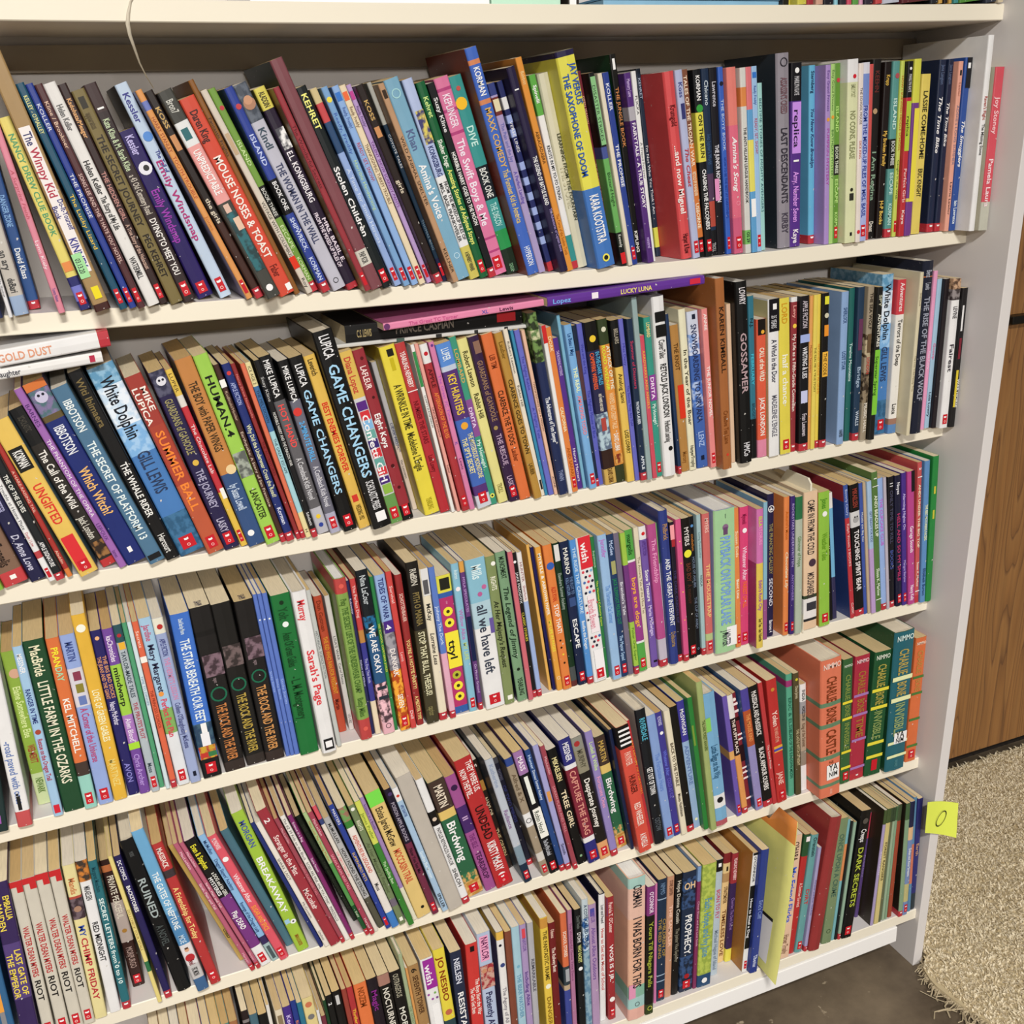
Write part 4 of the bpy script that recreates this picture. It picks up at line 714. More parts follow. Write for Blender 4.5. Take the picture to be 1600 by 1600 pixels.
parse(2, """
@0 680 4.37
-25 1075 -480 300 45|8cc43c|
35 1050 -470 130 148|8a6a54|t .7 .86 2c1c14 Evangelis;b .9 1 d03a40;q .93 .96 .4 .65 f4f0ec
215 1010 -300 60 92|20204e/6c2434|t .3 .5 a8a8cc THE PUPPETEER;I .66 .92 c8c8dc D. Anne Love|navy paperback with a white handwritten-style author name near the left edge, second shelf
338 1005 -185 55 42|f0f0f0/a02c3c s|t .3 .62 20242c Trouble at Home Plate;t .64 .74 c04c50 Doyle / Low;b .78 .83 c84048
387 1000 -125 50 55|1c2226/8c9088 S|T .24 .5 e8e8e0 THE OF THE ELVES;t .72 .9 e8e8e8 APPLE SIGNATURE
463 975 -50 40 48|b83228/a8b0a0|T .22 .52 f0c4b4 A HARE-RAISING TAIL;t .8 .9 f0d0b8 Aladdin;b .94 1 e8882c
552 975 -97 -60 112|f2ca54/5a7c8c s|q .17 .31 .1 .85 15150f;t .19 .29 f4f4ec KORMAN;T .4 .66 d83c30 UNGIFTED;q .74 .96 .12 .8 d8343a
@0 620 4
645 1072 50 95 76|322c26|b 0 .22 151515;t .05 .14 4c4840 SCHOLASTIC;T .26 .62 f0ece4 The Call of the Wild;t .68 .82 d8d4c8 Jack London;q .84 .94 .1 .95 9a6c3c+2c1c10;b .955 1 c8282c
750 1075 85 -35 38|a86abc|t .08 .2 4c2468 BARNES;T .27 .7 f2e8f8 THE PHANTOM OF THE OPERA;t .74 .84 5c2c78 LEROUX;t .9 .94 5c2c78 barnes
800 1060 140 -65 98|142c7c|b 0 .17 7c7098+4c6c74;c .08 .5 .3 c8c4dc;c .07 .4 .07 223;c .07 .62 .07 223;q 0 .04 0 1 d0783c;b .17 .2 6c5c34;t .23 .38 e4e8f4 IBBOTSON;T .46 .72 ecbc74 Which Witch?;q .91 .94 .4 .6 f0f0f4
940 1055 318 -38 82|507e9e/8ca4ac|t .07 .24 e8f0f4 IBBOTSON;T .3 .86 e4f0f4 THE SECRET OF PLATFORM 13;q .95 .98 .1 .9 14181c
1045 1030 420 -140 82|101012/404040|t .04 .28 7c6c44 Witi Ihimaera;T .47 .76 ecece8 THE WHALE RIDER;t .86 .96 dcdcd8 Harcourt
1132 1005 540 -160 128|4284c8/20507c s|b 0 .1 8cb8d4+5c94b8;b .1 .3 c4daee+e4eef8;b .3 .45 7cb0e0+a0c8ec;b .78 1 28587c+3c7098;T .06 .37 141c28 White Dolphin;t .44 .66 2c3c5c GILL LEWIS
1305 990 775 -110 92|ca5c32/e0c0a0 s|b 0 .27 b03c2e;t .04 .22 f8e8e0 >MIKE;t .06 .26 f8e8e0 <LUPICA;T .3 .75 f08c3c SUMMER BALL;b .27 .6 b8442c
1410 965 925 -140 92|2a2152 s|b 0 .13 54546c+2a2a44;c .055 .55 .3 dcdce4;c .05 .45 .08 223;c .05 .68 .08 223;t .15 .45 a49c6c GUARDIANS of GA'HOOLE;c .5 .5 .2 dcb850;T .54 .76 b0acc8 THE JOURNEY;t .82 .9 b8b4cc LASKY
1510 940 1030 -160 46|d02a3a s|b 0 .14 f0cc48;t .02 .12 5c4410 LUPER;b .14 .2 e8e4dc;T .25 .62 faf0f0 The Chocolate Lab;b .68 1 f0c838;q .66 .72 .4 1 f4f0e8
1560 944 1088 -220 88|d08c40/8c84a8|b .6 1 34588c;T .12 .48 3c2c14 THE BOY with PAPER WINGS;t .66 .8 c4d4e8 by Susan Lowell;c .93 .4 .2 f4f4f4;c .585 .7 .3 e8d0a0
@380 460 4
150 1570 -315 395 85|a8da4c s|T .06 .46 14180f HUMAN.4;q .5 .63 .05 .95 a0a89c+5c605c;t .7 .86 2c3414 LANCASTER
240 1555 -188 448 28|4c2e26 S|q .08 .12 0 1 f0f0ec;t .14 .3 c8b098 Kudlinski/Himler;T .35 .8 dcc8b4 Earthquake: A Story of San Francisco
275 1550 -137 445 52|20347e S|c .05 .5 .25 d04040;t .1 .22 a8b4e0 APPLE FICTION;T .33 .74 d8dcb4 Why Did the Underwear Cross the Road?;t .8 .9 dce0f0 Korman
338 1535 -80 440 28|9a2c2e S|t .05 .3 e08880 Nancy Drew Notebooks;t .35 .7 6c1418 THE ADVENTURES
366 1530 -20 440 28|ea7850 S|
395 1525 10 433 34|aadce6|b 0 .13 f0e2a4;b .13 .38 3c74ac;b .85 1 f0e2a4;t .02 .12 2c2c24 ICE AGE 2;t .15 .33 12304c THE MELTDOWN;T .42 .62 2c4450 THE GREAT ESCAPE;t .94 .98 222 H
435 1525 65 420 30|18181b S|t .07 .24 c8c8c8 Suzy Kline;t .28 .58 e8e8e4 HORRIBLE HARRY AND THE DRAGON WAR;t .85 .93 f0f0f0 Scholastic
470 1505 95 400 66|6a686c|B 0 .24 131315;b .85 1 c2c2ca;t .02 .22 e8e8e8 MIKE LUPICA;T .26 .5 ec5450 HOT HAND;t .56 .8 d0d0d4 A Comeback Kids Novel;c .9 .5 .2 e8c83c;c .95 .5 .2 34489c
550 1500 213 425 78|727282 s|B 0 .22 121214;c .285 .4 .4 d4403a;t .03 .23 e8e8e8 MIKE LUPICA;T .34 .57 5cb4f4 2-MINUTE DRILL;t .6 .84 d4d4dc A Comeback Kids Novel;B .88 1 b4b4cc
635 1490 284 405 82|0c0c0f s|t .04 .16 e8e8ea LUPICA;T .18 .78 a8d4f2 GAME CHANGERS
730 1470 375 395 58|ecc24a|t .02 .11 3c3010 Leverich;T .26 .66 d42420 BEST ENEMIES FOREVER;q .8 .84 .2 .7 d03c30;t .86 .95 5c4c18 WEDDING 1952
@380 460 4
820 1478 430 250 96|0a0a0d/221f1c h|t .02 .13 e4e4e6 LUPICA;T .16 .73 a8d4f2 GAME CHANGERS;t .75 .9 d8d8da SCHOLASTIC PRESS;q .915 .965 .3 .8 f0f0f0
925 1440 595 373 62|e8c252 s|B .26 .83 dadade;B .83 1 6ea452;t .03 .23 c44c3c Diana Lopez;q .28 .33 .15 .9 5c2c84;q .335 .385 .2 .9 d03840;q .39 .44 .2 .9 84b8e0;q .445 .495 .2 .9 6ca8a0;q .5 .55 .15 .9 3c2c74;q .555 .605 .2 .9 d03840;q .61 .66 .2 .9 6ca8a0;q .665 .71 .2 .9 d03840;q .72 .76 .15 .9 4c2c7c;q .765 .82 .2 .9 90b84c;T .285 .82 f8f8fc Confetti Girl
1000 1420 680 360 68|a22a36 s|t .09 .22 f0dcd8 LAFLEUR;c .05 .6 .14 5c1018;c .27 .6 .12 4c0c14;T .36 .56 fbf0ee Eight Keys;c .67 .5 .16 4c0c14;c .8 .5 .14 4c0c14;b .91 1 121010
1062 1350 800 430 40|b8b8ba|b .55 1 dacab8;t .4 .58 1c2c5c DEAR MOM,;t .42 .6 1c2c5c >YOU'RE RUINING MY LIFE;t .65 .78 4c4c54 Van Leeuwen
1135 1388 845 340 92|f4de20/b8aa2c|q .02 .06 .4 .8 1c1c14;q .07 .14 .45 .7 c4b420;T .22 .48 44401c A WRINKLE IN TIME;t .5 .73 4c481c Madeleine L'Engle;t .9 .97 a89c20 YEARLING
1237 1370 947 315 50|c0202f/e0d8d0|b 0 .27 c63838;q .27 .275 0 1 f8e8e8;t .05 .25 f8e4e0 YEARLING NEWBERY;T .33 .58 74101c NUMBER THE STARS;t .65 .75 74101c Lois Lowry
@640 420 4
265 1525 5 480 28|f0f0ec|q .04 .24 .05 .85 3a8c50;t .29 .48 3c4838 DUMPY'S BUDGETARIUM
300 1520 30 475 28|f0a89a|T .36 .55 38201c UNCLE ELEPHANT;t .7 .77 38201c Lobel
335 1520 62 480 42|b82e36 s|b 0 .11 f4f2ee;c .055 .5 .26 c02430;t .14 .25 5c1018 APPLE;t .28 .55 e88c44 AFTERNOON OF THE ELVES|red paperback with a white apple cap left of the pink one, second shelf
380 1510 117 465 42|e082b2|c .02 .5 .25 6c3c8c;t .18 .46 b060c0 The Great 7C Time;t .58 .6 5c4cb0 XL;t .68 .75 5c2c5c Lewis
430 1505 162 482 78|5c3280 s|b 0 .13 5492e2;b .13 .16 c8d4e8;B .45 .86 3c6cc4;b .92 1 d4d8e4;t .03 .1 dce8fa LUPER;T .18 .42 e8ca44 KEY HUNTERS;c .49 .5 .24 e8a838;t .54 .82 e8e0a0 >THE MYSTERIOUS MOONSTONE;t .56 .78 e8e0a0 <THE SPY'S SECRET
510 1480 245 435 48|3aa284|t .05 .28 d0ac64 LOMBARD;q .36 .58 .1 1 8c5494;T .37 .56 e8d8ee DRITA;t .6 .77 d8f0e4 My Homegirl;c .945 .5 .34 e8e464;c .945 .5 .16 222
560 1470 295 450 50|ece48e|t .07 .28 44401c Robert Lawson;T .32 .47 44401c Rabbit Hill;t .88 .94 8c8448 TROLL
632 1462 365 435 66|3c204a/4c2c40 s|q .03 .1 .3 .9 8c6c5c;t .14 .5 9c7c60 GUARDIANS of GA'HOOLE;c .54 .4 .2 a89058;T .58 .77 b8a0b8 THE RESCUE;t .84 .92 b8a0b8 LASKY
695 1450 447 420 54|e8762e/9c4418|t .12 .2 7c3414 LIB TIM;T .33 .66 34200f CLARENCE, THE TV DOG;t .68 .76 7c3414 Lauber
785 1443 530 410 46|c29434/7c6024|t .05 .15 7c5c1c Lauber;T .27 .72 3c2c0c CLARENCE GOES TO TOWN;t .78 .85 5c4414 LAUBER
820 1425 583 385 38|eee5d2|t .05 .27 3c3428 Robert Lawson;T .31 .46 3c3428 Rabbit Hill;q .9 .96 .4 .8 222|
845 1420 628 390 24|2c92ba|
868 1420 653 390 38|6c72d2|t .15 .35 3c3c9c The Mighty Rabbit;t .45 .65 4048a8 A Mighty Tale
908 1415 698 390 28|f0c2a4|T .3 .6 5c3c28 THANKSGIVING ON A MISSION;t .88 .96 222 ALONE
940 1420 737 285 60|20305e|b 0 .26 6c8c4c+28341c;b .09 .14 c8c8a0+5c7c48;T .45 .7 e8ecf4 The Adventures of Tom Sawyer;t .86 .92 8c98bc TWAIN
998 1410 822 360 22|f0efec|q 0 .1 0 1 c83030
1020 1400 845 375 36|e9882e s|t .05 .14 f8dcb0 DORK;t .47 .62 f8e8c0 CALIFORNIA;t .72 .9 b05c14 AND SAFARI
1052 1380 893 440 34|5c2c94|t .08 .24 d8c8f0 THE BUDDING MYSTERIES;T .72 .95 f0e8fa Henry Matters
1088 1375 918 295 26|7cbad6/4c8aa8 h|
1130 1380 960 360 42|7ab6ea s|t .05 .18 1c4c84 Le Beau / May;t .25 .4 e8f4c0 THE REAL;t .42 .66 e88c94 AMAZING TODD
1165 1365 1015 360 28|1a2e4a S|b .15 .45 5c3c44
1182 1355 1043 350 44|6268ca|t .12 .3 34389c Wee and the King;t .4 .7 343c9c The Mighty Mouse of Blue
@900 420 4.4444
205 1508 50 382 74|2c2c54 |b 0 .17 13110f;b .55 .78 b2cad4+5c6c84;b .78 .9 3c241c;b .9 1 d8b254;c .1 .5 .26 e8c83c;T .18 .4 ec6838 <CAMPFIRE WEENIES;t .18 .38 58b0d8 >IN-THE-DARK TALES;t .43 .54 e8e0d0 AND WARPED AND CREEPY;q .58 .66 .3 .7 b04c44;t .9 .99 5c3410 DAVID LUBAR
285 1490 148 360 74|e8982e|b 0 .15 3c4a28;b .89 1 3a4222;c .06 .5 .24 d8d8c0;T .15 .42 dce444 <ROAD WEENIE;t .16 .42 e8e8d0 >ATTACK OF THE;t .44 .66 f0d0a0 WARPED AND CREEPY TALES;t .69 .8 f4f0e4 DAVID LUBAR;q .82 .88 .1 .9 7c2c1c+d8a050
362 1485 240 365 50|f0ca50|b 0 .28 141414;t .05 .14 a8a090 BELLAIRS;t .32 .5 5c4c1c Analog Sami;t .67 .82 443c14 LOIS LOWRY
415 1475 295 355 40|6c6ece|t .12 .3 3c3ca0 Miss Daisy;t .4 .65 3c3ca0 The Stories They Are Told
457 1475 352 355 40|1f3552 S|t .13 .42 b83c5c Summer of Disasters;T .5 .64 dce4ec PATRICIA LAUBER;t .84 .93 e0e8f0 APPLE
500 1470 385 205 44|9cb4b4/8cb0aa h||pale grey-green hardcover board with a blank spine left of the thin red one, second shelf
537 1460 442 470 26|da4c62|T .1 .5 f0c448 AARDVARKS AND ANGELS
560 1450 470 345 46|30a08c s|t .03 .12 e8d890 LOMBARD;q .35 .51 .05 1 8c4298;t .36 .5 f0e0f4 DRITA;t .53 .66 d8f0e8 My Homegirl|teal paperback with a purple title patch left of the tall white one, second shelf
622 1450 530 203 84|f2f2f4/e2e2e4 h|q .08 .135 .1 .95 141414;q .15 .215 .1 .95 141414;t .23 .33 444 CoverTales;T .36 .66 1c1c1c RETOLD JACK LONDON;t .68 .8 444 Perfection Learning;c .84 .6 .18 141414
715 1430 620 320 22|1d3a60 S|
738 1415 652 400 48|c08c40|T .12 .3 5c3c14 THE KNOT;q .4 .63 .3 1 d83c24;t .86 .94 8c5c24 Mercury
795 1405 712 288 46|f0ecca|T .17 .78 4c4838 In the Year of the Boar;t .84 .98 2c2c24 HarperTrophy
848 1390 770 305 78|3c6aba|b 0 .14 d4dcee;b .14 .27 d4dcee+7c9cd0;B .44 .6 a8bce0+4a74c0;q .02 .05 .4 .7 1c2438;T .08 .7 28345c SNOWBOARDING TO NIRVANA;t .76 .86 a8c0e8 LENZ;q .92 .95 .35 .65 14203c
940 1385 872 285 46|f0908e s|t .03 .13 fbe8e4 ANNIE;T .35 .67 fdf0ee THE JUNIOR NOVEL
1028 1400 968 75 58|b06c30/8a4a22 h|t .14 .48 34200f KAREN KIMBALL;T .68 .86 7c4418 Creative Tea Lane;c .92 .5 .14 d04030
1082 1350 1045 250 25|ecc8a6|
1150 1360 1108 100 80|0b0b0e/14100e h|t .03 .12 dcd8dc LOWRY;T .27 .6 b8a0a4 GOSSAMER;t .88 .96 dcdce0 HMCo
1222 1320 1195 195 36|2c7e94|b .75 1 101418;t .02 .3 14242c N.J.;T .3 .58 4cc0d8 FEBRUARY;t .65 .75 2c4c5c BRIDGET
@1160 380 4.2105
105 1415 95 508 56|e85c34|b .87 1 e88cac;q 0 .11 .1 .9 1c1410;c .09 .6 .18 e8b040;T .2 .44 f8ecd8 CALL of the WILD;t .56 .84 f8ece4 JACK LONDON
180 1410 172 375 62|f3f1ef/cac08a|B 0 .01 f3f1ef;q 0 .2 .05 1 15131b;q .03 .065 .4 .75 f0f0f0;t .1 .18 c8c8cc 35 YEARS;T .25 .52 3c3c4c A Wind in the Door;t .6 .87 6c6c78 MADELEINE L'ENGLE
253 1395 240 370 62|ecdc3c/3c6ca4 s|t .03 .16 d09c28 LORD;T .35 .67 f4f4e0 half a chance
312 1378 325 360 54|9c323a S|b 0 .03 f8f4f0;t .05 .13 e8a8a0 Levy;c .18 .5 .3 f0cc50;T .23 .73 f4dcd4 My Life as a Fifth-Grade Comedian
375 1375 383 355 50|17151b S|t .03 .2 c8c0c8 APPLE FICTION;q .24 .29 0 1 a4b4e4;T .32 .52 e8e8ec WRITING & LIES;q .6 .68 .1 .8 c8ccec;t .75 .9 c8c0c8 Fran Leeuwen
425 1360 448 350 28|eeaa54|T .3 .5 8c4c14 Madam Secretary
450 1358 472 345 27|f0da54|T .33 .62 5c4c10 THE REAL ME: A TRUE STORY
477 1350 497 340 30|f0d642 S|T .3 .65 d87c28 SECOND GRADE PILGRIMS
503 1350 528 335 44|15110f S|q .02 .07 .3 .9 e0dc40;c .14 .6 .3 d0ccb4;q .2 .27 .3 .9 e89834;q .37 .53 .1 .9 ecb848;T .38 .52 3c2c10 THE CODE
622 1330 660 325 44|90b2de/7088b0|t .1 .2 34507c SHERLOCK;T .38 .5 34507c LOST STAR;t .9 .95 222 HARPER
672 1305 710 300 48|20706a|T .35 .6 c8e0dc Twelve Mountains
722 1305 768 295 46|25425e S|q .2 .4 .2 .8 6c3c5c;T .5 .65 a8bcd0 Bridge;t .8 .9 c8d4e0 WALLS
777 1300 835 290 52|a89a82/7c6c50|T .04 .27 34281c THE SEA WOLF;q .3 .42 .2 .8 6c5840;t .45 .56 c0483c LONDON;b .3 .45 b8a888+4c3c2c;b .55 .75 8c7c64+3c3024;t .75 .95 e8e0d4 MUSIC HALL
830 1300 887 295 36|1c1c18|q .4 .83 .1 1 84c844;t .03 .14 c0c0a8 SPY;T .17 .38 e8e8dc ADVENTURES;t .44 .7 2c5418 Superstar Spring
868 1265 928 212 84|4286ca/20507c s|b 0 .1 8cb8d4+5c94b8;b .1 .3 c4daee+e4eef8;b .3 .45 7cb0e0+a0c8ec;b .78 1 28587c+3c7098;T .06 .4 141c28 White Dolphin;t .44 .66 2c3c5c GILL LEWIS
958 1258 1030 245 44|f1ede6|b 0 .22 d83444;t .02 .2 f8dcdc Adventures;T .25 .55 34302c Terrors of the Deep;t .8 .87 34302c Luca;b .9 .94 a87c68;b .94 1 5c90c8
1080 1270 1175 195 30|e0d6b4/c6c2b8 h|t .12 .2 8c8060 Sherlock;t .5 .72 8c8060 The Lost Tribe Family Tree|tall grey-cream hardcover with a narrow spine left of the black wolf one, second shelf
1112 1262 1192 125 66|1d2338/10141f h|t .05 .09 a8acb8 Benz;t .12 .16 a8acb8 Lewis;T .2 .8 a4a8b8 THE RISE OF THE BLACK WOLF;b .085 .09 d87c3c
1172 1230 1265 185 24|f0a2ca|t .4 .7 e8e0f4 The Fairy
1203 1220 1293 238 42|a9cde6|T .35 .6 d4789c Gossip;t .75 .92 2c3448 Lois Lowry
1250 1220 1333 240 42|20141a|
1287 1225 1375 240 72|f4f3f3 s|b 0 .07 c09c7c+4c3424;b .07 .14 8c8484+3c3434;t .18 .26 2c242c LEVINE;T .42 .62 2c2430 Fairest
1368 1215 1452 300 36|151214|q .12 .3 .2 .5 e0e0e0;q .35 .5 .2 .6 7c2434;q .58 .85 .2 .6 d4c038;t .55 .95 e0e0d8 >WAR HORSE
""")
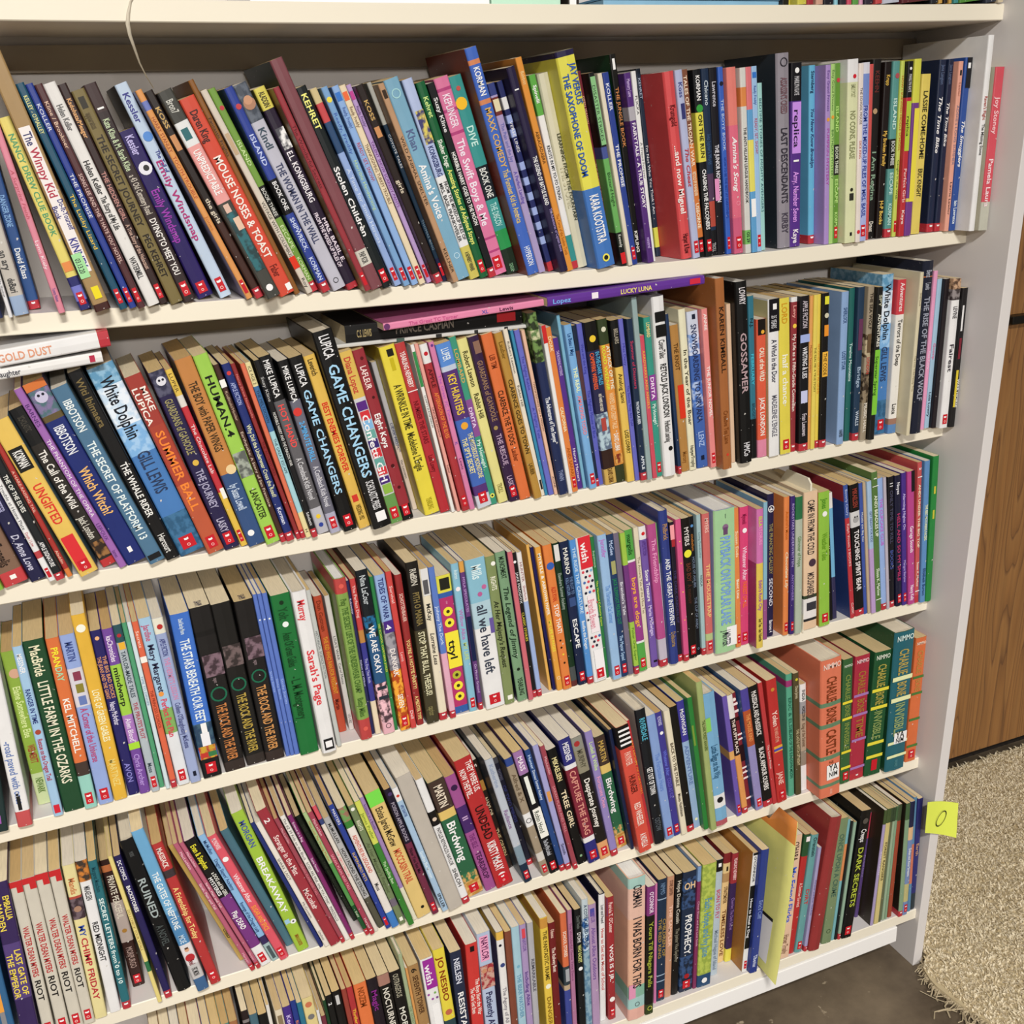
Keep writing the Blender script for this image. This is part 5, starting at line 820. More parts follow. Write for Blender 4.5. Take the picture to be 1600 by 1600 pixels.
parse(3, """
@0 900 3.8095
-60 1545 -230 520 150|1c3838/14202c|t .55 .8 8c4ca0 Dark Garden;q .9 .95 .3 .7 a060b0
108 1503 -100 560 96|f3f3f3/8c9490|t .45 .85 6c84b8 -road paved with ones;b .9 1 d25254;q .8 .89 .3 .55 1c1c1c;c .79 .4 .1 1c1c1c|white paperback with a running black figure and red foot, third shelf
228 1368 0 462 74|9aba3c/6c8028|c .14 .6 .38 d4a890;T .22 .55 dce8a4 Elaine Somewhere Else;t .6 .72 a83c38 WEB MERITT;b .79 1 ccdcA4;t .82 .92 5c7c30 NEWARK
322 1437 70 430 48|a8d0f2|t .04 .15 f0f4fa MESSNER;T .24 .44 24347c RANGER IN TIME;c .49 .5 .3 a84c38;t .53 .78 b02c48 Rescue on the Oregon Trail;q .93 .98 .2 .8 d0283c
385 1412 130 398 106|1c5230/143820|t .03 .2 e8e4c4 MacBride;T .23 .83 e8e4cc LITTLE FARM IN THE OZARKS
507 1392 268 382 76|e8782e s|t .05 .16 f0e83c PRAN;t .16 .24 a8d8b0 DAY;T .34 .66 f8f0e8 KEL MITCHELL;b .72 .8 4c3c34;b .8 1 9cdacc
592 1367 350 362 78|9ab2ea s|B .19 .41 e0dce4;q .21 .26 .3 .8 8c3c54;q .28 .33 .3 .8 8c8438;q .35 .4 .3 .8 6c80b8;t .04 .15 3c5090 MARTIN;T .42 .74 b84c7c A Corner of the Universe
682 1342 420 242 76|f2be1c/c8b89c|c .07 .5 .33 fbf4e0;T .39 .67 fbf0c8 LOVE OF GREEN GABLES;t .77 .92 e8d480 MARTINEZ
768 1310 533 335 58|26216e|c .045 .5 .2 e8b484;T .15 .4 d89c70 <THE JEANS AND THE GIANT;t .15 .4 d89c70 >THE BIG BAD SOCKS;t .42 .56 dcd8f0 Nancy McArthur;t .8 .92 8c88d0 AVON
835 1302 603 325 64|7c4aaa|B .21 .51 aada3e;B .51 .72 b27aca;q .68 .72 0 1 aada3e;t .04 .19 e8dcf4 kaChronicles;T .22 .46 1c2414 mindwarp;T .53 .67 e8dcf4 Alien Blood;t .75 .95 b898dc Chris Archer
905 1290 668 300 44|bac6ce s|b 0 .1 2c5c64;c .06 .5 .25 b03038;q .1 .14 .2 .9 e8b43c;T .15 .42 3c4c58 TAYLOR-MADE TALES;t .45 .67 b04858 THE PIRATE'S PLOT;t .82 .88 3c4c58 Moss
952 1262 722 285 28|54aa7c|
990 1270 754 280 26|d6eaf2|t .3 .5 6c8cac TIME TO DINNER
1022 1265 783 280 34|ea6a3e S|t .05 .15 f8e0d4 Secrets;q .2 .235 0 1 f8ece4;T .4 .63 7c1c10 THE PRINCESS SCHOOL
1062 1252 820 262 64|aad2ee s|b .68 1 e8ecf4;b .53 .68 8cbc64;t .04 .13 c05878 Jardine;T .15 .43 2c2c4c Mary Margaret;c .44 .4 .22 e89c4c;t .47 .7 d8405c Perfect Pet Plan
1137 1237 902 262 62|a4b4de|b 0 .09 f5edda;c .05 .55 .26 b83430;t .12 .22 3c4484 APPLE FICTION;T .23 .48 d090b4 THE HERMIT'S LESSON;t .5 .78 4c5488 Colleen O'Shaughnessy McKenna;q .93 .96 .4 .7 141c34
1215 1212 1008 240 98|3276d6 s|t .03 .12 d8e8fa David Barclay Moore;T .15 .65 e4eefc THE STARS BENEATH OUR FEET;B .66 .82 24405c+3c5c70;q .66 .72 .4 .7 f0f0f4;q .72 .82 .3 .75 ececf4;q .8 .88 .05 .95 c8a030+b03c34;q .84 .87 .1 .5 c03c34;q .84 .87 .5 .95 3c7c4c;B .88 1 121418
@330 840 4
92 1472 -142 452 116|1c1a1a|P .12 1 2c3460 SAHM;B .14 .17 0e0e0e;q .28 .41 .1 1 7c6470+3c2c34;t .42 .45 8c7c80 magoon;r .52 .5 .4 1c6c50;T .58 .93 c8844c THE ROCK AND THE RIVER;b .94 1 3c302c
228 1430 -5 428 116|1a1917|q .25 .38 .1 1 6c5c5c+302828;r .49 .5 .4 1c6c50;T .55 .92 b8a04c THE ROCK AND THE RIVER;b .94 1 38302c
348 1405 140 410 118|1d1a1a|P .12 1 2c3460 SAHM;q .22 .35 .15 1 7c6470+3c2c34;t .36 .39 8c7c80 magoon;r .46 .5 .4 1c6c50;T .52 .93 d0985c THE ROCK AND THE RIVER;b .94 1 3c302c
470 1370 258 362 27|5c7ed2|c .15 .5 .2 e8f0fc;t .4 .65 a8c0f0 Stinky Stories|slim blue paperback, left one of three identical beside the green Anne book, third shelf
497 1365 287 358 27|5c7ed2|c .15 .5 .2 e8f0fc;t .45 .7 a8c0f0 Stinky Stories|slim blue paperback, middle one of three identical beside the thick green paperback, third shelf
524 1360 316 354 27|5c7ed2|c .15 .5 .2 e8f0fc;t .47 .72 a8c0f0 Stinky Stories|slim blue paperback, right one of three identical touching the thick green paperback, third shelf
562 1366 368 372 100|107c3a/0c5c34|c .05 .5 .12 0c3018;t .08 .15 0c4c24 Yolt;c .18 .5 .16 e8f0ec;T .23 .44 0a4420 Anne Of Green Gables;t .5 .77 0a4420 - L. M. Montgomery
700 1358 500 352 92|f1f0f0 h|t .05 .17 d83c44 Murray;T .35 .69 d83c44 Sarah's Page;q .91 .98 .2 .85 1c1c20;q .925 .965 .3 .75 f0f0f0
790 1310 590 335 28|c8ccc8|t .25 .55 5c6064 HISTORICAL SCIENCE FICTION
800 1222 637 375 50|c24a22|t .03 .25 7c2c10 Dan Gutman;T .29 .71 d89c34 THE KID WHO RAN FOR PRESIDENT;t .75 .83 5c1c10 Martin
865 1205 706 370 42|d6d2ce|T .29 .47 2c2c30 LISA'S WAR;t .49 .65 3c3c40 Carol Matas;t .88 .95 333 UG CBZ
922 1278 765 268 74|8eb252/6c8c3c h|B 0 .09 ca4642;B .87 1 c84442;c .045 .5 .2 dc6458;c .93 .5 .2 dc6458;t .12 .16 4c6c2c Pety;T .17 .7 4c7030 THE SECRET LIFE OF THE UNDERWEAR CHAMP;t .73 .85 4c7030 Betty Miles
1003 1232 838 275 30|28285e|t .1 .22 d8d8ec Rubonaker;t .5 .68 d0d0ec Nelson and Wilson
1030 1232 864 265 36|d23e3e|b .32 .4 c88c3c;b .4 .78 3c3c9a;b .78 1 f0e0c0;t .04 .24 f4dcd8 The Perfect Dog;t .5 .66 c8c8ec The Dog That Rode
1082 1235 900 215 74|101c24|B .27 .4 1c6c9c+101c24;B .4 .68 205c8c;B .68 .93 f0c0ca+4c3840;B .93 1 f0b8c4;t .03 .2 c0c8cc Nina LaCour;T .33 .62 f4f8f8 WE ARE OKAY;q .7 .72 .1 .9 2c3440;q .76 .78 .1 .9 2c3440;r .95 .5 .24 3c2c34
1148 1207 988 250 30|2c8c4c|T .28 .62 e8e44c 102 SCHOOL CAFETERIA JOKES
1188 1212 1018 245 64|9abaea s|b .29 .6 9c9aa2+6c6a74;b .6 1 f0a838+b04818;b .25 .285 9abaea;q .285 .36 .1 1 4c2c84;t .3 .35 f0f0f4 4;T .02 .27 2c3474 TIDES OF WAR;t .46 .64 f0e8e4 DUNKIRK;t .76 .85 f4ecdc SEVEN
1252 1196 1088 220 34|da423e|t .08 .2 f8dcd8 Survival;t .5 .56 f4ccc8 Lewis;t .88 .94 f8e0dc Dell
1290 1178 1145 240 42|a42a2a|t .12 .3 e8c4b8 SCHOTTENBAUER;T .42 .75 e8d48c YOU'RE A HOTTIE MARTY!;t .8 .96 e8d48c A MEDITER TYPE
@620 800 4.4444
215 1478 58 360 84|4a442c|B 0 .41 1f1b15;t .04 .14 c8c4b8 RUBIN;t .18 .38 8c7c4c PITH O MANIA;t .06 .1 c8c4b8 c;T .42 .82 e0dcb8 STOP THAT BULL, THESEUS!;t .89 .95 8c8458 capricor
302 1452 155 405 58|f1e5ca S|q 0 .17 .1 .95 dcdcdc;q .07 .16 .2 .8 5c5c60;t .22 .33 3c3c38 McKay;I .41 .62 3c3834 Lorraine Less
375 1437 217 392 36|5c82d2 S|b .56 1 ecb2ca;t .25 .5 c8d8f4 Johnny The Dork
403 1408 268 455 96|c22472/8c3664|B 0 .12 ebe434;q .02 .1 .2 .85 24241c;B .12 .155 2a64b4;B .95 1 2a64b4;t .18 .2 f0a8c8 MYRACLE;c .255 .5 .32 f0e244;c .335 .5 .32 f0e244;c .255 .5 .12 3c3414;c .335 .5 .12 3c3414;q .4 .66 .08 .98 f0e244;T .41 .65 24241c ttyl;c .715 .5 .3 b8b83c;c .795 .5 .32 f0e244;c .875 .5 .32 f0e244;c .715 .5 .12 3c3414;c .795 .5 .12 3c3414;c .875 .5 .12 3c3414
510 1392 375 368 58|8ac6de s|t .04 .1 d8ecf4 Anderson;c .165 .5 .3 f0e8ec;T .3 .5 b87cb8 Willow Alice;t .52 .64 c0d890 MY LIFE
572 1378 430 350 42|6c3c84 S|b 0 .07 e8a83c;q .36 .66 .05 .95 14224c;t .1 .33 c8a8dc MYLA SPECULATES;t .68 .88 d0b8e0 On Mirror Ground
625 1377 472 345 120|f3f2f2 s|B 0 .28 8cc6dc;B .28 .45 b8d8e4;t .04 .13 dceef4 Mills;c .19 .75 .12 c06c9c;c .23 .5 .12 b86498;T .3 .76 3c4454 all we have left;q .4 .5 .78 .98 6c5ca0
757 1342 612 320 64|8c9c62/6c7848|c .05 .7 .22 f0f0e8;t .13 .22 e8e8d4 RIGHTS;I .29 .74 2c3420 At Her Majesty's Request;q .94 .97 .3 .8 f0f0e4
845 1322 682 290 58|82aa82/181c3c|t .03 .17 1c3020 MUNCHMEAT;I .22 .7 1f3826 The Legend of Jimmy;c .78 .5 .16 1c2c1c;t .84 .96 1c2c1c YEARLING
920 1312 768 285 34|da6c7a/5c2c5c|
947 1292 797 290 34|191919 S|c .06 .4 .3 f0f0f0;t .13 .34 f0f0f0 JAKE MADDOX;t .4 .6 e8dc48 CLASSIC STORIES
980 1285 832 288 32|a4bcea S|b 0 .33 eeeae8;t .06 .2 8c3c4c HUNTER;t .22 .32 a03c50 Sherlock
1058 1242 898 232 26|f2ba54/9a5412 h|
1087 1240 925 252 28|12125e|
@820 760 4.7059
235 1508 75 455 54|f2aa2c|t .04 .25 f8f0e4 MYRTLE & A;t .25 .46 f8f0e4 BROWN PAPER;T .5 .72 e8e050 MY LIFE IN PAGES;r .91 .5 .3 f8f0d8
285 1502 132 443 60|ee8830 s|c .14 .5 .42 3c64b4;t .28 .38 c43c24 ALEX RYAN,;T .4 .6 f8ece0 STOP THAT!;c .65 .4 .12 3c2010;c .7 .4 .12 3c2010;c .75 .5 .12 e8d048;c .81 .5 .12 3c2010
345 1478 200 428 50|163a20|q .01 .12 .15 .85 dcdcd8;t .2 .45 98a89c Elsewhere Summer Academy;b .86 .96 505858;b .96 1 6c3030
400 1468 255 418 66|17284e s|t .04 .22 e8e8e0 MARINO;t .24 .36 6c88b0 >THE PLOT TO;t .24 .36 6c88b0 <KILL HITLER;q .38 .44 .2 .9 3c5484;T .5 .76 eef0f0 ESCAPE
468 1457 328 403 44|4e9ae2 S|t .05 .5 c8e0f8 THE RIDE THE CREATURE;t .55 .75 e8f0fc Bonfire the Dragon
515 1447 375 388 78|f5f1f1 s|q 0 .21 .1 1 d8323e;t .04 .17 f8f0f0 wish;c .23 .2 .1 d84858;c .23 .5 .1 24243c;c .23 .8 .1 7cb0d0;c .265 .35 .1 24243c;c .265 .65 .1 d84858;c .3 .2 .1 4c74b4;c .3 .5 .1 d84858;c .3 .8 .1 24243c;c .335 .35 .1 d84858;c .335 .65 .1 24243c;c .37 .2 .1 24243c;c .37 .5 .1 4c74b4;c .37 .8 .1 d84858;q .39 .65 .25 .85 f8e6ea;t .42 .62 d890a0 Brenda Bowen;c .68 .2 .1 24243c;c .68 .5 .1 d84858;c .68 .8 .1 4c74b4;c .71 .35 .1 24243c;c .71 .65 .1 d84858;c .74 .2 .1 d84858;c .74 .5 .1 24243c;q .77 .98 .2 .9 f8eef0;c .45 .1 .08 24243c;c .5 .1 .08 d84858;c .55 .1 .08 24243c;c .45 .93 .06 d84858;c .55 .93 .06 24243c
597 1412 480 378 36|2c8444|t .05 .25 c8e0cc Supernova;T .3 .62 e0ec50 The Haunted Cafeteria Capes
655 1427 530 370 60|9ec6ee s|t .03 .15 b87cc8 Jennifer;T .34 .6 6c98d0 The Thirteenth Cat Summer
715 1407 600 363 54|20406e s|t .04 .14 b8ccec McGee;q .18 .27 .2 .8 a8a870;T .3 .62 2c8c5c JACK SLEWFOOT POURED OUT;t .7 .88 a8c8e8 The Mascar Squad
765 1390 650 352 38|7c728a|t .3 .6 dcdce4 Brendan's Tale
812 1387 700 350 40|7c3688 S|b 0 .22 aad242;b .62 .94 aad242;t .66 .9 3c6c24 Fisher One Super
848 1367 728 332 54|5ab24a s|B .22 .78 a23a94;B .205 .22 f0f0f4;B .78 .795 f0f0f4;t .03 .17 1c4c1c margolis;T .24 .76 f4b446 boys are dogs
897 1342 798 310 36|eadec2|T .2 .6 6c5c44 The Ancient Tale of the Mice Tea
937 1336 838 303 52|7a5ab2|b 0 .09 f4f4f0;c .05 .5 .24 d03034;t .1 .2 5c3c8c APPLE FICTION;T .3 .52 f4f0fa Snow Treasure;t .55 .77 d8c8f0 Marie McSwigan;q .95 .965 .3 .8 141420
1000 1333 903 290 50|c24c94/8c3470 S|b .8 .95 c8c0d0;t .1 .4 e8a0c8 The Friendship
1040 1302 955 275 18|84bc62|b .28 1 f0f0f0
1067 1320 985 192 64|2c4090/1f2e74 h|t .08 .18 b89060 Philbrick;T .3 .74 e8ecf4 AND THE GREAT INTERVENT;t .78 .88 a88c5c Delacorte
1130 1292 1062 270 44|1f1b2e S|q .02 .12 .05 .9 f2a4aa;q .12 .17 .2 .9 a83038;t .3 .75 4c4474 THE DARK GARDEN OF
1175 1292 1108 250 38|e25290 S|c .15 .5 .12 f0d060;c .3 .5 .12 f0b060;c .5 .5 .12 f0d060;c .7 .5 .12 f0b060
1212 1272 1150 245 52|181310 s|t .06 .19 d8d4d0 MYERS;c .245 .5 .42 e8e444;T .31 .44 6c3c2c BAD BOY;t .46 .6 4c2c24 A memoir
1262 1247 1205 228 42|0d1119|c .065 .5 .28 5c94cc;t .12 .24 d88c3c cinabalism;T .28 .5 8090a8 HOUSE OF ANUBIS;T .57 .8 8090a8 THE CUP OF ANKH;r .95 .5 .2 98b0d0
1306 1245 1262 215 34|aacace S|t .12 .3 5c7c80 Loving Grandmother;t .42 .5 1c3434 NOLA
1340 1240 1305 210 58|da6e6a s|t .03 .13 f4c8bc MYERS;T .35 .73 ecc484 THE MOUSETRAP;B .85 .9 bccc8c
@1060 720 5
300 1518 282 402 138|aadaa2/9cacda h|t .03 .06 3c4c44 MARGARET DILLOWAY;c .12 .5 .14 8c6c8c;q .12 .17 .4 .6 6c4c70;T .18 .8 7ca4e0 PAYBACK ON POPLAR LANE;q .82 .96 .5 .98 f4f4f6;t .84 .95 3c3c4c J MINTER
455 1462 430 378 40|ee8e3c s|t .15 .35 f4d8b4 Susan Ends;T .5 .64 f8ecd8 Bent Line;
488 1447 482 370 62|e23c7c s|t .05 .12 8c1c48 Mlynowski;c .165 .5 .26 f8f4f4;T .28 .52 f8d0e0 Whatever After;t .53 .72 f07838 FAIREST OF ALL
615 1472 615 385 50|eace4c/a43474|B 0 .38 da74ba;t .05 .12 c8d840 ELLA;t .12 .25 e89ac8 STORIES;T .5 .72 9c50a8 Edith's Rock City;t .78 .95 3c2c10 Sun Tea - San Valentin
665 1402 668 330 30|8cc0d6|b .7 1 a45494
695 1380 698 268 50|26204e|r .1 .5 .46 f4f4f8;t .07 .13 f4f4f8 4;T .2 .55 9c905c THE PRANCING GALLERY;t .58 .78 d8d8e0 SECOND;t .88 .97 e8e8f0 Barrows 4
820 1370 830 290 54|ee8c3e/b46c24 s|t .1 .3 c86c20 Autumn's Moon;I .38 .65 f8e0c0 Chocolate Lily
872 1362 880 283 38|40287c s|t .05 .5 c8b8e8 ROCKSTARS UNDERWRITTEN;t .5 .8 a890d8 ANYWHERE
915 1357 922 290 52|bac6b2|B 0 .16 2c7c4c;T .28 .5 6c8c5c Glimmer of Hope
@1060 720 5
980 1328 985 255 90|f6ceaa|T .06 .45 3c3434 CAME IN FROM THE COLD;c .51 .6 .26 4c3848;T .58 .77 4c4040 MOUSHABECK;b .745 .77 3a4c34;b .77 .92 f0ecea;q .8 .86 .2 .9 3c3c44;b .92 .94 2c2c30
@1240 680 5
205 1502 200 455 72|9ace3c/c88e34 s|c .16 .5 .22 f4f8ec;t .05 .12 4c8c24 Jones;T .3 .5 6c9c28 Weather Tales
280 1452 246 448 38|121212|T .25 .55 f0f0f0 Alone Here
310 1440 272 455 30|38345e|b 0 .17 f0ece8;b .12 .66 74bce4
@1240 680 5
448 1435 390 398 32|3c5cac/1f3a7c|b .24 1 ca2c3a;s 0 .12 a02838;s .12 1 28468c;t .03 .22 c8d4f0 Beverly Cleary;T .28 .6 f8d8d4 Ralph Vroom 3 BOOKS;t .88 .97 f8e0dc CLASSIC
485 1422 437 398 68|131111 S|b .2 .315 dcdcdc;c .26 .5 .3 a8a8a8;c .24 .4 .08 222;c .24 .65 .08 222;t .03 .17 9c4438 MIKAELSEN;T .34 .8 f0ecec TOUCHING SPIRIT BEAR
552 1402 512 382 30|3c5ab2|t .2 .45 e8f0fc Mostly the Big Cat
583 1397 543 374 28|cab494|
612 1397 570 370 36|aacaea|b .5 1 c4a4da;T .22 .45 2c3470 GET READY FOR KIDS
645 1387 612 298 42|5e8442/3c5c24|t .02 .07 f0f0e8 1;q .095 .1 0 1 f0f0f0;T .16 .45 e8f4d8 ANDI BEADLES UP;t .68 .88 dcecd0 Susan K. Marlow;q .905 .91 0 1 f0f0f0
690 1372 657 345 42|9abaf2 S|T .15 .5 c46cd0 THE CUPCAKE CLUB
735 1362 706 335 30|c4bcca|
750 1352 743 333 52|17151f S|t .04 .08 e8e8ec 11;T .1 .5 4c4c64 ONLY TIME TO KILL;t .55 .7 4c5ca0 BOOKS
810 1342 800 322 48|191b3c s|t .05 .14 e8e8f0 Noyes;T .28 .8 b8386c HELL AND SO MY SMILE
860 1332 853 300 48|4c2c94 s|T .15 .42 c8bcec Alarming Nights On;t .65 .82 b4a4dc Margot Barlow
910 1328 903 290 56|c43c94/a83888|q 0 .15 .5 1 141014;T .4 .6 f8e0ec Garage Sounds;t .85 .97 f8e0ec Nancy Kelly
957 1312 985 215 46|d25454/b83c3c|t .02 .07 f8f0f0 2;q .098 .104 0 1 f8f0f0;T .15 .6 f8e8c8 ANDI UNDER THE BIG TOP;t .7 .88 f8e0d0 Susan K. Marlow;q .91 .916 0 1 f0f0f0;b .945 1 c82c38
997 1312 1045 205 56|5c94cc/2c4c8c|T .3 .55 e8ecb8 THE BEST MOTORBIKE RACERS;t .75 .95 1c3c74 Elizabeth Burton
1045 1302 1112 168 44|1c8e3e/187c34|q .2 .25 .3 .6 c8c040;q .36 .42 .3 .6 c8c040|tall dark green hardcover touching the side panel, third shelf
""")
